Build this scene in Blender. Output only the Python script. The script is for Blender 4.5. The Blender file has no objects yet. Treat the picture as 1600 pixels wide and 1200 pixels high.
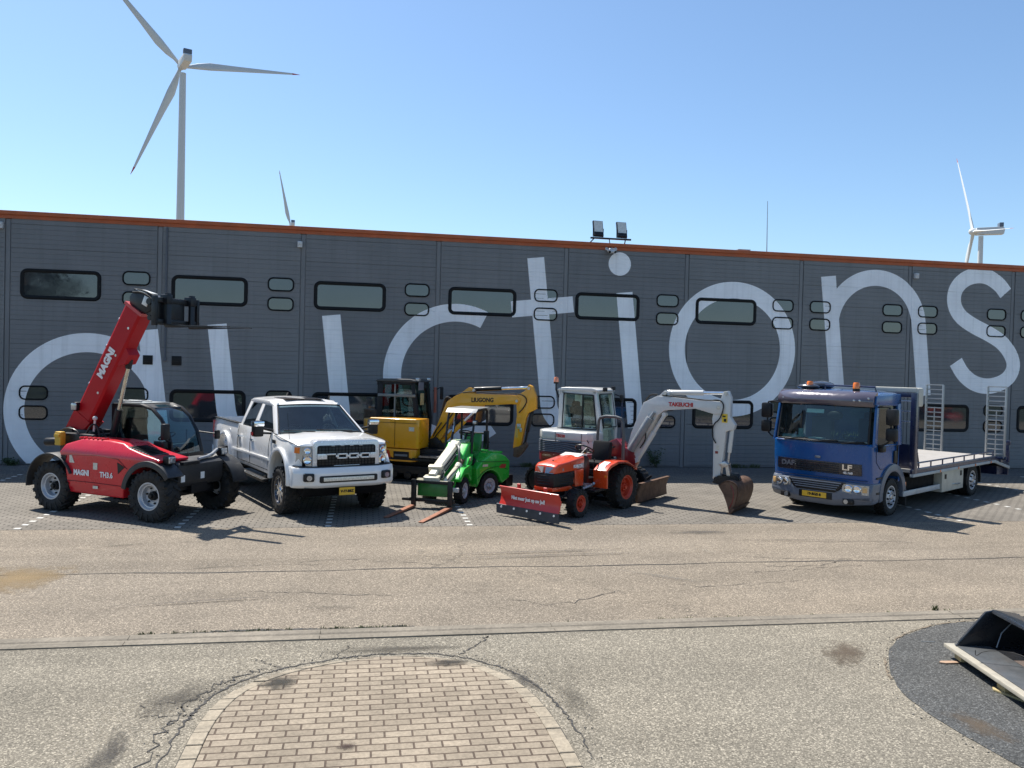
# Yard in front of a grey warehouse with parked machines. Units: metres. x along the wall, y into it, z up.
import bpy, bmesh, math, random
from math import sin, cos, pi, radians as rad, atan2, sqrt, hypot
from mathutils import Vector, Matrix, Euler
random.seed(7)
scene = bpy.context.scene
COL = scene.collection

# ------------------------------------------------------------------ materials
def nodes(name):
    m = bpy.data.materials.new(name); m.use_nodes = True
    nt = m.node_tree
    return m, nt, nt.nodes['Principled BSDF']
def N(nt, typ, **kw):
    n = nt.nodes.new(typ)
    for k, v in kw.items():
        if k in n.inputs: n.inputs[k].default_value = v
        else: setattr(n, k, v)
    return n
def ramp(nt, fac, stops):
    r = nt.nodes.new('ShaderNodeValToRGB'); e = r.color_ramp.elements
    while len(e) < len(stops): e.new(0.5)
    for el, (p, c) in zip(e, stops):
        el.position = p; el.color = (*c, 1) if len(c) == 3 else c
    nt.links.new(fac, r.inputs[0]); return r
def coords(nt, scale=(1, 1, 1), kind='Object', rot=(0, 0, 0)):
    t = nt.nodes.new('ShaderNodeTexCoord'); mp = nt.nodes.new('ShaderNodeMapping')
    mp.inputs['Scale'].default_value = scale; mp.inputs['Rotation'].default_value = rot
    nt.links.new(t.outputs[kind], mp.inputs[0]); return mp.outputs[0]
def noise(nt, co, scale, detail=4, rough=.6):
    n = N(nt, 'ShaderNodeTexNoise', Scale=scale, Detail=detail, Roughness=rough)
    nt.links.new(co, n.inputs['Vector']); return n.outputs['Fac']
def mixc(nt, fac, a, b, blend='MIX'):
    m = nt.nodes.new('ShaderNodeMix'); m.data_type = 'RGBA'; m.blend_type = blend
    for s, v in ((0, fac), (6, a), (7, b)):
        if hasattr(v, 'links') or hasattr(v, 'is_linked'): nt.links.new(v, m.inputs[s])
        else: m.inputs[s].default_value = v if s == 0 else (*v, 1)
    return m.outputs[2]
def bump(nt, b, h, strength=.3, dist=.01):
    n = N(nt, 'ShaderNodeBump', Strength=strength, Distance=dist)
    nt.links.new(h, n.inputs['Height']); nt.links.new(n.outputs[0], b.inputs['Normal'])

MATS = {}
def mat(name, col, rough=.5, metal=0, coat=0, var=.15, scale=6, dirt=0, dirtcol=(.16, .13, .10), bmp=0, spec=.5):
    if name in MATS: return MATS[name]
    m, nt, b = nodes(name)
    co = coords(nt)
    f = noise(nt, co, scale, 5)
    lo = tuple(c * (1 - var) for c in col); hi = tuple(min(1, c * (1 + var)) for c in col)
    c = ramp(nt, f, [(.3, lo), (.7, hi)]).outputs[0]
    if dirt:
        d = ramp(nt, noise(nt, co, 2.3, 7, .7), [(.45, (0, 0, 0)), (.75, (dirt,) * 3)]).outputs[0]
        c = mixc(nt, d, c, dirtcol)
    nt.links.new(c, b.inputs['Base Color'])
    rr = ramp(nt, noise(nt, co, scale * 1.7, 4), [(.3, (max(0, rough - .06),) * 3), (.7, (min(1, rough + .1),) * 3)]).outputs[0]
    nt.links.new(rr, b.inputs['Roughness'])
    b.inputs['Metallic'].default_value = metal
    b.inputs['Coat Weight'].default_value = coat; b.inputs['Coat Roughness'].default_value = .06
    b.inputs['Specular IOR Level'].default_value = spec
    if bmp: bump(nt, b, noise(nt, co, scale * 5, 4), bmp, .004)
    MATS[name] = m; return m
def glass(name, tint, dark=.35, rough=.02, gl=.09):
    """thin window glass: tinted see-through plus a clear reflection"""
    if name in MATS: return MATS[name]
    m, nt, b = nodes(name); nt.nodes.remove(b)
    out = nt.nodes['Material Output']
    t = N(nt, 'ShaderNodeBsdfTransparent'); t.inputs[0].default_value = (*[c * dark for c in tint], 1)
    g = N(nt, 'ShaderNodeBsdfGlossy', Roughness=rough)
    co = coords(nt); r = ramp(nt, noise(nt, co, 3, 3), [(.3, (.8, .85, .85)), (.7, (.95, 1, 1))])
    nt.links.new(r.outputs[0], g.inputs[0])
    fr = N(nt, 'ShaderNodeLayerWeight', Blend=.5)
    pw = N(nt, 'ShaderNodeMath', operation='POWER'); pw.inputs[1].default_value = 5; nt.links.new(fr.outputs['Facing'], pw.inputs[0])
    ad = N(nt, 'ShaderNodeMath', operation='MULTIPLY_ADD'); ad.inputs[1].default_value = .9; ad.inputs[2].default_value = .045 + gl; nt.links.new(pw.outputs[0], ad.inputs[0])
    mx = nt.nodes.new('ShaderNodeMixShader')
    nt.links.new(ad.outputs[0], mx.inputs[0]); nt.links.new(t.outputs[0], mx.inputs[1]); nt.links.new(g.outputs[0], mx.inputs[2])
    nt.links.new(mx.outputs[0], out.inputs[0]); MATS[name] = m; return m

RUBBER = mat('rubber', (.009, .009, .0095), .75, var=.35, scale=9, dirt=.35, dirtcol=(.05, .044, .037), bmp=.2)
BLACK = mat('black_plastic', (.007, .0075, .009), .42, spec=.35, var=.25, dirt=.1, dirtcol=(.06, .055, .05))
BLACKM = mat('black_steel', (.008, .009, .012), .4, 0, .1, spec=.35, var=.3, dirt=.14, dirtcol=(.05, .045, .04))
DARK = mat('dark_underbody', (.004, .004, .0045), .8, spec=.2, var=.4)
CHROME = mat('chrome', (.75, .77, .8), .08, 1, var=.04)
STEEL = mat('bare_steel', (.48, .48, .5), .3, 1, var=.12)
ALU = mat('aluminium', (.62, .64, .66), .36, .9, var=.1, dirt=.15)
LAMP = mat('lamp_lens', (.40, .42, .44), .08, .55, 1, var=.2, scale=30)
AMBER = mat('amber_lens', (.85, .2, .02), .18, 0, 1, var=.2, scale=20)
WHITEP = mat('white_vinyl', (.78, .78, .77), .5, var=.04)
PLATE = mat('yellow_plate', (.72, .42, .03), .4, var=.06)
SEATM = mat('seat_vinyl', (.006, .0063, .0075), .6, spec=.25, var=.3, bmp=.2)
GLASS = glass('cab_glass', (.90, .97, .94), 1.0, gl=.0)
GLASSD = glass('tinted_glass', (.5, .52, .55), .45, gl=.0)
GLASSW = glass('windscreen_glass', (.58, .80, .84), .7, gl=.05)

# ------------------------------------------------------------------ mesh builder
def bev(bm, w, seg=2, ang=28):
    if w <= 0: return
    bm.normal_update()
    es = [e for e in bm.edges if len(e.link_faces) == 2 and e.calc_face_angle(0) > rad(ang)]
    if es: bmesh.ops.bevel(bm, geom=es, offset=w, segments=seg, profile=.6, affect='EDGES', clamp_overlap=True)
def axis_matrix(d):
    return Vector(d).normalized().to_track_quat('Z', 'Y').to_matrix().to_4x4()
class MB:
    def __init__(s, M=None):
        s.bm = bmesh.new(); s.M = M or Matrix()
    def add(s, bm, M=None):
        bm.transform(s.M @ (M or Matrix()))
        me = bpy.data.meshes.new('t'); bm.to_mesh(me); bm.free(); s.bm.from_mesh(me); bpy.data.meshes.remove(me); return s
    def box(s, c, d, r=(0, 0, 0), b=0, seg=2):
        bm = bmesh.new(); bmesh.ops.create_cube(bm, size=1)
        bmesh.ops.scale(bm, vec=d, verts=bm.verts); bev(bm, b, seg)
        return s.add(bm, Matrix.Translation(c) @ Euler([rad(a) for a in r]).to_matrix().to_4x4())
    def bx(s, x0, x1, y0, y1, z0, z1, b=0):
        return s.box(((x0 + x1) / 2, (y0 + y1) / 2, (z0 + z1) / 2), (abs(x1 - x0), abs(y1 - y0), abs(z1 - z0)), b=b)
    def poly(s, faces_pts):
        bm = bmesh.new()
        for f in faces_pts: bm.faces.new([bm.verts.new(p) for p in f])
        bmesh.ops.remove_doubles(bm, verts=bm.verts, dist=1e-5); return s.add(bm)
    def prism(s, pts, a, b, ax='y', bv=0, seg=2, cuts=None, fn=None, ang=28):
        """2-D outline pts extruded along an axis from a to b; cuts = planes to slice at, fn = bend each vertex"""
        f = {'y': lambda u, v, w: (u, w, v), 'x': lambda u, v, w: (w, u, v), 'z': lambda u, v, w: (u, v, w)}[ax]
        bm = bmesh.new()
        A = [bm.verts.new(f(u, v, a)) for u, v in pts]; B = [bm.verts.new(f(u, v, b)) for u, v in pts]
        n = len(pts)
        bm.faces.new(A); bm.faces.new(B[::-1])
        for i in range(n): bm.faces.new((A[i], B[i], B[(i + 1) % n], A[(i + 1) % n]))
        bmesh.ops.recalc_face_normals(bm, faces=bm.faces)
        bev(bm, bv, seg, ang)
        for axn, vals in (cuts or {}).items():
            no = {'x': (1, 0, 0), 'y': (0, 1, 0), 'z': (0, 0, 1)}[axn]
            for v in vals:
                bmesh.ops.bisect_plane(bm, geom=bm.verts[:] + bm.edges[:] + bm.faces[:], plane_co=[c * v for c in no], plane_no=no, dist=1e-5)
        if fn:
            bmesh.ops.triangulate(bm, faces=[q for q in bm.faces if len(q.verts) > 4])
            for v in bm.verts: v.co = Vector(fn(*v.co))
        return s.add(bm)
    def cyl(s, p0, p1, r, r2=None, seg=20, b=0):
        p0, p1 = Vector(p0), Vector(p1); bm = bmesh.new()
        bmesh.ops.create_cone(bm, cap_ends=True, segments=seg, radius1=r, radius2=r if r2 is None else r2, depth=(p1 - p0).length)
        bev(bm, b, 2, 50)
        return s.add(bm, Matrix.Translation((p0 + p1) / 2) @ axis_matrix(p1 - p0))
    def tube(s, pts, r, seg=8, smooth=0, closed=False):
        P = [Vector(p) for p in pts]
        for _ in range(smooth):
            Q = [P[0]]
            for a, b in zip(P, P[1:]): Q += [a.lerp(b, .25), a.lerp(b, .75)]
            P = Q + [P[-1]]
        bm = bmesh.new(); rings = []; n = len(P)
        for i, p in enumerate(P):
            d = (P[(i + 1) % n] - P[i - 1]) if closed else (P[min(i + 1, n - 1)] - P[max(i - 1, 0)])
            d.normalize()
            if i == 0:
                u = d.orthogonal().normalized()
            else:
                u = (u - d * u.dot(d)).normalized()
            w = d.cross(u)
            rings.append([bm.verts.new(p + (u * cos(2 * pi * k / seg) + w * sin(2 * pi * k / seg)) * r) for k in range(seg)])
        for i in range(n if closed else n - 1):
            a, b = rings[i], rings[(i + 1) % n]
            for k in range(seg): bm.faces.new((a[k], a[(k + 1) % seg], b[(k + 1) % seg], b[k]))
        if not closed: bm.faces.new(rings[0][::-1]); bm.faces.new(rings[-1])
        bmesh.ops.recalc_face_normals(bm, faces=bm.faces)
        return s.add(bm)
    def lathe(s, prof, c=(0, 0, 0), ax=(0, 1, 0), seg=40, closed=False):
        """prof = (radius, height along axis)"""
        bm = bmesh.new(); R = []
        for r, h in prof:
            R.append([bm.verts.new((r * cos(2 * pi * k / seg), r * sin(2 * pi * k / seg), h)) for k in range(seg)] if r > 1e-6 else [bm.verts.new((0, 0, h))])
        pairs = list(zip(R, R[1:])) + ([(R[-1], R[0])] if closed else [])
        for a, b in pairs:
            for k in range(seg):
                q = [a[k % len(a)], a[(k + 1) % len(a)], b[(k + 1) % len(b)], b[k % len(b)]]
                q = list(dict.fromkeys(q))
                if len(q) > 2: bm.faces.new(q)
        bmesh.ops.recalc_face_normals(bm, faces=bm.faces)
        return s.add(bm, Matrix.Translation(c) @ axis_matrix(ax))
    def ball(s, c, d, seg=16):
        bm = bmesh.new(); bmesh.ops.create_uvsphere(bm, u_segments=seg, v_segments=seg // 2, radius=.5)
        bmesh.ops.scale(bm, vec=d, verts=bm.verts); return s.add(bm, Matrix.Translation(c))
    def loft(s, rings, cap=True, closed=True):
        bm = bmesh.new(); R = [[bm.verts.new(p) for p in r] for r in rings]; n = len(R[0])
        for a, b in zip(R, R[1:]):
            for k in range(n if closed else n - 1): bm.faces.new((a[k], a[(k + 1) % n], b[(k + 1) % n], b[k]))
        if cap and closed: bm.faces.new(R[0][::-1]); bm.faces.new(R[-1])
        bmesh.ops.recalc_face_normals(bm, faces=bm.faces); return s.add(bm)
    def slab(s, pts, t, b=0):
        """flat polygon in space given thickness t behind it"""
        P = [Vector(p) for p in pts]; n = (P[1] - P[0]).cross(P[2] - P[0]).normalized()
        bm = bmesh.new(); A = [bm.verts.new(p) for p in P]; B = [bm.verts.new(p - n * t) for p in P]
        bm.faces.new(A); bm.faces.new(B[::-1]); k = len(P)
        for i in range(k): bm.faces.new((A[i], B[i], B[(i + 1) % k], A[(i + 1) % k]))
        bmesh.ops.recalc_face_normals(bm, faces=bm.faces); bev(bm, b); return s.add(bm)
    def build(s, name, m, parent=None, smooth=35, label=None, kind=None):
        me = bpy.data.meshes.new(name); s.bm.to_mesh(me); s.bm.free()
        me.materials.append(m)
        if smooth:
            me.polygons.foreach_set('use_smooth', [True] * len(me.polygons)); me.set_sharp_from_angle(angle=rad(smooth))
        o = bpy.data.objects.new(name, me); COL.objects.link(o)
        if parent: o.parent = parent
        if label: o['label'] = label
        if kind: o['kind'] = kind
        return o
def tag(o, label=None, cat=None, group=None, kind=None):
    for k, v in (('label', label), ('category', cat), ('group', group), ('kind', kind)):
        if v: o[k] = v
    return o
def empty(name, loc=(0, 0, 0), rz=0, parent=None):
    o = bpy.data.objects.new(name, None); COL.objects.link(o); o.location = loc; o.rotation_euler = (0, 0, rad(rz))
    if parent: o.parent = parent
    return o
def copy_tree(o, parent=None):
    c = o.copy(); COL.objects.link(c)
    if parent: c.parent = parent
    for ch in list(o.children): copy_tree(ch, c)
    return c
def text(name, body, size, m, parent, loc, right, up, sx=1, ext=.002, align='CENTER', bold=0, shear=0, label=None):
    """raised lettering: right and up give the direction of the writing"""
    cu = bpy.data.curves.new(name, 'FONT'); cu.body = body; cu.size = size; cu.extrude = ext; cu.align_x = align; cu.align_y = 'CENTER'
    cu.offset = bold; cu.resolution_u = 2; cu.shear = shear
    t = bpy.data.objects.new('t', cu); COL.objects.link(t)
    me = bpy.data.meshes.new_from_object(t.evaluated_get(bpy.context.evaluated_depsgraph_get()))
    bpy.data.objects.remove(t); bpy.data.curves.remove(cu)
    r, u = Vector(right).normalized(), Vector(up).normalized(); n = r.cross(u)
    M = Matrix((( *r, 0), (*u, 0), (*n, 0), (0, 0, 0, 1))).transposed()
    me.transform(Matrix.Translation(loc) @ M @ Matrix.Diagonal((sx, 1, 1, 1)))
    me.materials.clear(); me.materials.append(m); me.name = name
    o = bpy.data.objects.new(name, me); COL.objects.link(o); o.parent = parent
    if label: o['label'] = label
    return o

# ------------------------------------------------------------------ wheels
WHEELS = {}
def wheel(parent, key, c, R, W, rr, rimmat, side, tread='block', nlug=20, dish=.3, rimstyle='dish', hubmat=None, steer=0):
    """tyre of radius R and width W on a rim of radius rr; side = +1 / -1 is the outward y direction"""
    hubmat = hubmat or rimmat
    if key not in WHEELS:
        t = MB(); w = W / 2
        sh = min(.06, R * .12)
        t.lathe([(rr, -w * .82), (rr + (R - rr) * .45, -w), (R - sh, -w * .96), (R - sh * .25, -w * .8), (R - sh * .12, 0), (R - sh * .25, w * .8), (R - sh, w * .96),
                 (rr + (R - rr) * .45, w), (rr, w * .82), (rr - .02, w * .7), (rr - .02, -w * .7)], seg=48, closed=True)
        for i in range(nlug):
            a = 2 * pi * i / nlug
            if tread == 'lug':
                for sgn in (-1, 1):
                    aa = a + (pi / nlug if sgn > 0 else 0)
                    Mx = Matrix.Rotation(aa, 4, 'Y') @ Matrix.Translation((R - sh * .5, sgn * w * .5, 0)) @ Matrix.Rotation(sgn * rad(32), 4, 'X')
                    bm = bmesh.new(); bmesh.ops.create_cube(bm, size=1); bmesh.ops.scale(bm, vec=(sh * 1.3, w * 1.05, R * .1), verts=bm.verts)
                    for v in bm.verts:
                        if v.co.x > 0: v.co.y *= .9; v.co.z *= .75
                    t.add(bm, Mx)
                    Mx = Matrix.Rotation(aa, 4, 'Y') @ Matrix.Translation((R - sh * 1.5, sgn * w * .965, sgn * -.0)) @ Matrix.Rotation(sgn * rad(10), 4, 'X')
                    bm = bmesh.new(); bmesh.ops.create_cube(bm, size=1); bmesh.ops.scale(bm, vec=(sh * 2.2, w * .12, R * .08), verts=bm.verts); t.add(bm, Mx)
            else:
                for k, yy in enumerate((-.72, -.24, .24, .72)):
                    Mx = Matrix.Rotation(a + (k % 2) * pi / nlug, 4, 'Y') @ Matrix.Translation((R - sh * .15, yy * w, 0)) @ Matrix.Rotation(rad(12 * (1 if k < 2 else -1)), 4, 'X')
                    bm = bmesh.new(); bmesh.ops.create_cube(bm, size=1); bmesh.ops.scale(bm, vec=(sh * .5, w * .4, 2 * pi * R / nlug * .62), verts=bm.verts); t.add(bm, Mx)
        to = t.build('tyre', RUBBER); tm = to.data; bpy.data.objects.remove(to)
        r = MB(); d = W * dish
        # outward is +y
        if rimstyle == 'dish':
            r.lathe([(rr + .012, w * .8), (rr + .012, w * .86), (rr - .008, w * .86), (rr - .03, w * .62), (rr - .05, w * .6), (rr * .72, w * .86 - d), (rr * .45, w * .86 - d * 1.05), (rr * .45, w * .86 - d - .02), (0, w * .86 - d - .02)], seg=40)
        elif rimstyle == 'spoke':
            r.lathe([(rr + .012, w * .8), (rr + .012, w * .88), (rr - .012, w * .88), (rr - .03, w * .7), (rr - .04, w * .3), (rr - .05, -w * .2), (0, -w * .2)], seg=40)
        else:  # steel truck wheel with hand holes
            r.lathe([(rr + .012, w * .8), (rr + .012, w * .86), (rr - .01, w * .86), (rr - .03, w * .55), (rr * .8, w * .35), (rr * .72, w * .75), (rr * .5, w * .95), (rr * .42, w * .8), (0, w * .8)], seg=40)
        ro = r.build('rim', rimmat); rm = ro.data; bpy.data.objects.remove(ro)
        h = MB()
        if rimstyle == 'spoke':
            for i in range(8):
                a = 2 * pi * i / 8
                for da in (-.11, .11):
                    h.box((sin(a + da) * rr * .55, w * .62, cos(a + da) * rr * .55), (rr * .12, .035, rr * .88), (0, math.degrees(a + da * .4), 0), b=.006)
            h.cyl((0, w * .3, 0), (0, w * .82, 0), rr * .28, rr * .22, 16, .01)
            for i in range(16):
                a = 2 * pi * i / 16; h.cyl((sin(a) * rr * .9, w * .72, cos(a) * rr * .9), (sin(a) * rr * .9, w * .8, cos(a) * rr * .9), .012, seg=6)
        elif rimstyle == 'dish':
            y0 = w * .86 - d - .02
            h.cyl((0, y0 - .02, 0), (0, y0 + .07, 0), rr * .38, rr * .3, 16, .012); h.cyl((0, y0 + .06, 0), (0, y0 + .11, 0), rr * .2, rr * .18, 12, .008)
            for i in range(6):
                a = 2 * pi * i / 6; h.cyl((sin(a) * rr * .58, y0, cos(a) * rr * .58), (sin(a) * rr * .58, y0 + .045, cos(a) * rr * .58), .018, seg=6)
        else:
            h.cyl((0, w * .7, 0), (0, w * 1.02, 0), rr * .3, rr * .24, 16, .01)
            for i in range(6):
                a = 2 * pi * i / 6; h.cyl((sin(a) * rr * .48, w * .9, cos(a) * rr * .48), (sin(a) * rr * .48, w * 1.03, cos(a) * rr * .48), .016, seg=6)
        ho = h.build('hub', hubmat); hm = ho.data; bpy.data.objects.remove(ho)
        holes = None
        if rimstyle == 'truck':
            k = MB()
            for i in range(8):
                a = 2 * pi * i / 8; k.ball((sin(a) * rr * .7, w * .62, cos(a) * rr * .7), (rr * .2, .12, rr * .2), 10)
            ko = k.build('hand_hole', DARK); holes = ko.data; bpy.data.objects.remove(ko)
        WHEELS[key] = (tm, rm, hm, holes)
    e = empty('wheel', c, (0 if side > 0 else 180) + steer, parent)
    for nm, me in zip(('tyre', 'rim', 'hub', 'hand_holes'), WHEELS[key]):
        if me:
            o = bpy.data.objects.new(nm, me); COL.objects.link(o); o.parent = e
    e.rotation_euler[1] = random.uniform(0, 1)
    return e
SKY, SUNE, EXPO, SKY_AIR, SKY_DUST, SKY_OZ = .100, 5.0, .72, 1.0, .6, 1.3
# ------------------------------------------------------------------ camera
F, CAMY, CAMH = 1280, -23.393, 2.85
yaw, pitch, roll = rad(10.215), rad(-1.0813), rad(1.4748)
fw = Vector((sin(yaw) * cos(pitch), cos(yaw) * cos(pitch), sin(pitch)))
rt = Vector((cos(yaw), -sin(yaw), 0)); up = rt.cross(fw)
r2 = rt * cos(roll) + up * sin(roll); u2 = up * cos(roll) - rt * sin(roll)
cam = bpy.data.objects.new('camera', bpy.data.cameras.new('camera')); COL.objects.link(cam)
cam.matrix_world = Matrix(((r2.x, u2.x, -fw.x, 0), (r2.y, u2.y, -fw.y, CAMY), (r2.z, u2.z, -fw.z, CAMH), (0, 0, 0, 1)))
cam.data.sensor_width = 36; cam.data.sensor_fit = 'HORIZONTAL'; cam.data.lens = 36 * F / 1600
cam.data.clip_start = .1; cam.data.clip_end = 5000
scene.camera = cam

# ------------------------------------------------------------------ light
SUN = Vector((-.332, .508, 1)).normalized()
w = bpy.data.worlds.new('World'); scene.world = w; w.use_nodes = True
nt = w.node_tree; bg = nt.nodes['Background']
sky = N(nt, 'ShaderNodeTexSky', sky_type='NISHITA', sun_disc=False)
sky.sun_elevation = math.asin(SUN.z); sky.sun_rotation = atan2(SUN.x, SUN.y)
sky.altitude = 10; sky.air_density = SKY_AIR; sky.dust_density = SKY_DUST; sky.ozone_density = SKY_OZ
nt.links.new(mixc(nt, 1, sky.outputs[0], (.82, .945, 1.03), 'MULTIPLY'), bg.inputs[0]); bg.inputs[1].default_value = SKY
l = bpy.data.objects.new('sun', bpy.data.lights.new('sun', 'SUN')); COL.objects.link(l)
l.data.energy = SUNE; l.data.angle = rad(.53); l.data.color = (1, .95, .87)
l.rotation_euler = (-SUN).to_track_quat('-Z', 'Y').to_euler()
scene.view_settings.view_transform = 'Standard'; scene.view_settings.look = 'None'
scene.view_settings.exposure = EXPO; scene.view_settings.gamma = 1
scene.cycles.transparent_max_bounces = 64; scene.cycles.max_bounces = 8; scene.cycles.sample_clamp_indirect = 6

# ------------------------------------------------------------------ ground
def asphalt(name, base, warm, speck, scale=1, stain=.5, crack=0):
    m, nt, b = nodes(name); co = coords(nt)
    big = noise(nt, co, .18, 4, .55); mid = noise(nt, co, .9, 5, .6)
    c = mixc(nt, ramp(nt, big, [(.35, (0, 0, 0)), (.65, (1, 1, 1))]).outputs[0], base, warm)
    c = mixc(nt, ramp(nt, mid, [(.42, (0, 0, 0)), (.72, (stain,) * 3)]).outputs[0], c, tuple(v * .62 for v in base))
    v = N(nt, 'ShaderNodeTexVoronoi', Scale=46 * scale, feature='F1'); nt.links.new(co, v.inputs['Vector'])
    sp = nt.nodes.new('ShaderNodeSeparateColor'); nt.links.new(v.outputs['Color'], sp.inputs[0])
    st = ramp(nt, sp.outputs[0], [(0, (.38,) * 3), (.35, (.8,) * 3), (.75, (1.15,) * 3), (.9, (1.9,) * 3), (1, (2.5,) * 3)])
    c = mixc(nt, speck, c, st.outputs[0], 'MULTIPLY')
    fine = noise(nt, co, 20 * scale, 4, .75)
    c = mixc(nt, .8, c, ramp(nt, fine, [(.3, (.62,) * 3), (.7, (1.3,) * 3)]).outputs[0], 'MULTIPLY')
    # wheel-track and run-off streaks
    co2 = coords(nt, (.12, 1.6, 1)); s2 = noise(nt, co2, .8, 4, .6)
    c = mixc(nt, .55, c, ramp(nt, s2, [(.35, (.78,) * 3), (.65, (1.14,) * 3)]).outputs[0], 'MULTIPLY')
    if crack:
        dv = noise(nt, co, .9, 5, .7); mp = nt.nodes.new('ShaderNodeVectorMath'); mp.operation = 'MULTIPLY_ADD'
        cmb = nt.nodes.new('ShaderNodeCombineXYZ')
        for i in range(3): nt.links.new(dv, cmb.inputs[i])
        mp.inputs[1].default_value = (1.6, 1.6, 0); nt.links.new(cmb.outputs[0], mp.inputs[0]); nt.links.new(co, mp.inputs[2])
        cv = N(nt, 'ShaderNodeTexVoronoi', Scale=.33, feature='DISTANCE_TO_EDGE'); nt.links.new(mp.outputs[0], cv.inputs['Vector'])
        k = ramp(nt, cv.outputs[0], [(0, (crack,) * 3), (.010, (0, 0, 0))]).outputs[0]
        gate = ramp(nt, noise(nt, co, .35, 2), [(.5, (0, 0, 0)), (.6, (1, 1, 1))]).outputs[0]
        kk = mixc(nt, 1, k, gate, 'MULTIPLY')
        c = mixc(nt, kk, c, (.035, .033, .03))
    nt.links.new(c, b.inputs['Base Color']); b.inputs['Roughness'].default_value = .9; b.inputs['Specular IOR Level'].default_value = .25
    bump(nt, b, sp.outputs[1], .45, .012)
    return m
def setting(name, mb, m, smooth=0):
    return tag(mb.build(name, m, smooth=smooth), kind='structure')
M_YARD = asphalt('yard_asphalt', (.198, .168, .131), (.222, .185, .14), .7, 1.9, .4, .4)
M_NEAR = asphalt('near_asphalt', (.188, .169, .134), (.208, .184, .143), .75, 2.0, .35, .0)
M_PATCH = asphalt('patch_asphalt', (.068, .070, .069), (.080, .079, .074), .8, 2.0, .3)
M_APRON = asphalt('apron_concrete', (.15, .14, .125), (.14, .13, .12), .4, .8, .5)
GZ = 0.0
setting('ground', MB().bx(-1500, 1500, -1500, 1500, -1.0, -.02), M_YARD)
M_ADDED_DARK = mat('added_dark_ground', (.022, .034, .012), .9, var=.4, scale=1.5)
setting('added_dark_ground', MB().bx(-1500, 1500, -1500, -27, -.5, .006), M_ADDED_DARK)  # unseen dark ground, added to darken what the lower panes mirror
setting('yard_road', MB().bx(-40, 60, -14.5, -8.83, -.3, 0), M_YARD)
setting('near_road', MB().bx(-40, 60, -40, -14.8, -.3, 0), M_NEAR)
# lengthwise joint in the yard: a narrow sunk strip of bitumen
M_BITU = mat('bitumen', (.03, .028, .026), .8, var=.4)
jb = MB(); xs = [-30 + .5 * i for i in range(160)]
for a, b in zip(xs, xs[1:]):
    wob = lambda x: -11.87 + .03 * sin(x * 1.3) + .02 * sin(x * 3.7)
    ww = .008 + .006 * (1 + sin(a * 2.1)) * (1 if a < 9 else .5)
    jb.poly([[(a, wob(a) - ww, .004), (b, wob(b) - ww, .004), (b, wob(b) + ww, .004), (a, wob(a) + ww, .004)]])
setting('asphalt_joint', jb, M_BITU)
# concrete gutter band between the two asphalt fields
def concrete(name, c0, c1):
    m, nt, b = nodes(name); co = coords(nt)
    c = ramp(nt, noise(nt, co, 1.4, 6, .65), [(.3, c0), (.7, c1)]).outputs[0]
    c = mixc(nt, .8, c, ramp(nt, noise(nt, co, 30, 3, .7), [(.3, (.7,) * 3), (.7, (1.25,) * 3)]).outputs[0], 'MULTIPLY')
    dn = ramp(nt, noise(nt, coords(nt, (.5, 5, 1)), 1.5, 6, .7), [(.5, (0, 0, 0)), (.75, (.7,) * 3)]).outputs[0]
    c = mixc(nt, dn, c, (.09, .078, .06))
    nt.links.new(c, b.inputs['Base Color']); b.inputs['Roughness'].default_value = .9
    bump(nt, b, noise(nt, co, 40, 4), .4, .006); return m
M_GUT = concrete('gutter_concrete', (.15, .13, .10), (.245, .212, .165))
g = MB(); x = -30
while x < 50:
    L_ = random.choice((1.9, 2.5, 3.1))
    dz = random.uniform(-.002, .004); dy = random.uniform(-.008, .008)
    g.prism([(-14.79 + dy, -.2), (-14.79 + dy, .012 + dz), (-14.70 + dy, .02 + dz), (-14.64 + dy, -.01 + dz), (-14.60 + dy, .012 + dz), (-14.51 + dy, .02 + dz), (-14.51 + dy, -.2)], x + .003, x + L_ - .003, 'x')
    x += L_
setting('gutter', g, M_GUT)
setting('gutter_bed', MB().bx(-40, 60, -14.80, -14.495, -.3, .0015), M_GUT)

# grey concrete-block parking strip
def pavers(name, c0, c1, mortar, bw, bh, rot, ms=.012, moss=.3):
    m, nt, b = nodes(name); co = coords(nt, rot=(0, 0, rot))
    t = N(nt, 'ShaderNodeTexBrick'); t.offset = .5
    t.inputs['Scale'].default_value = 1; t.inputs['Brick Width'].default_value = bw; t.inputs['Row Height'].default_value = bh
    t.inputs['Mortar Size'].default_value = ms; t.inputs['Mortar Smooth'].default_value = .3; t.inputs['Bias'].default_value = 0
    t.inputs['Color1'].default_value = (*c0, 1); t.inputs['Color2'].default_value = (*c1, 1); t.inputs['Mortar'].default_value = (*mortar, 1)
    nt.links.new(co, t.inputs['Vector'])
    c = mixc(nt, .9, t.outputs['Color'], ramp(nt, noise(nt, co, 1.1, 6, .6), [(.3, (.72,) * 3), (.7, (1.2,) * 3)]).outputs[0], 'MULTIPLY')
    c = mixc(nt, .8, c, ramp(nt, noise(nt, co, 34, 4, .7), [(.3, (.7,) * 3), (.7, (1.28,) * 3)]).outputs[0], 'MULTIPLY')
    dn = ramp(nt, noise(nt, co, .55, 5, .65), [(.5, (0, 0, 0)), (.72, (moss,) * 3)]).outputs[0]
    c = mixc(nt, dn, c, tuple(v * .5 for v in c0))
    nt.links.new(c, b.inputs['Base Color']); b.inputs['Roughness'].default_value = .88; b.inputs['Specular IOR Level'].default_value = .3
    inv = N(nt, 'ShaderNodeMath', operation='SUBTRACT'); inv.inputs[0].default_value = 1; nt.links.new(t.outputs['Fac'], inv.inputs[1])
    bump(nt, b, inv.outputs[0], .9, .012); return m
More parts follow.
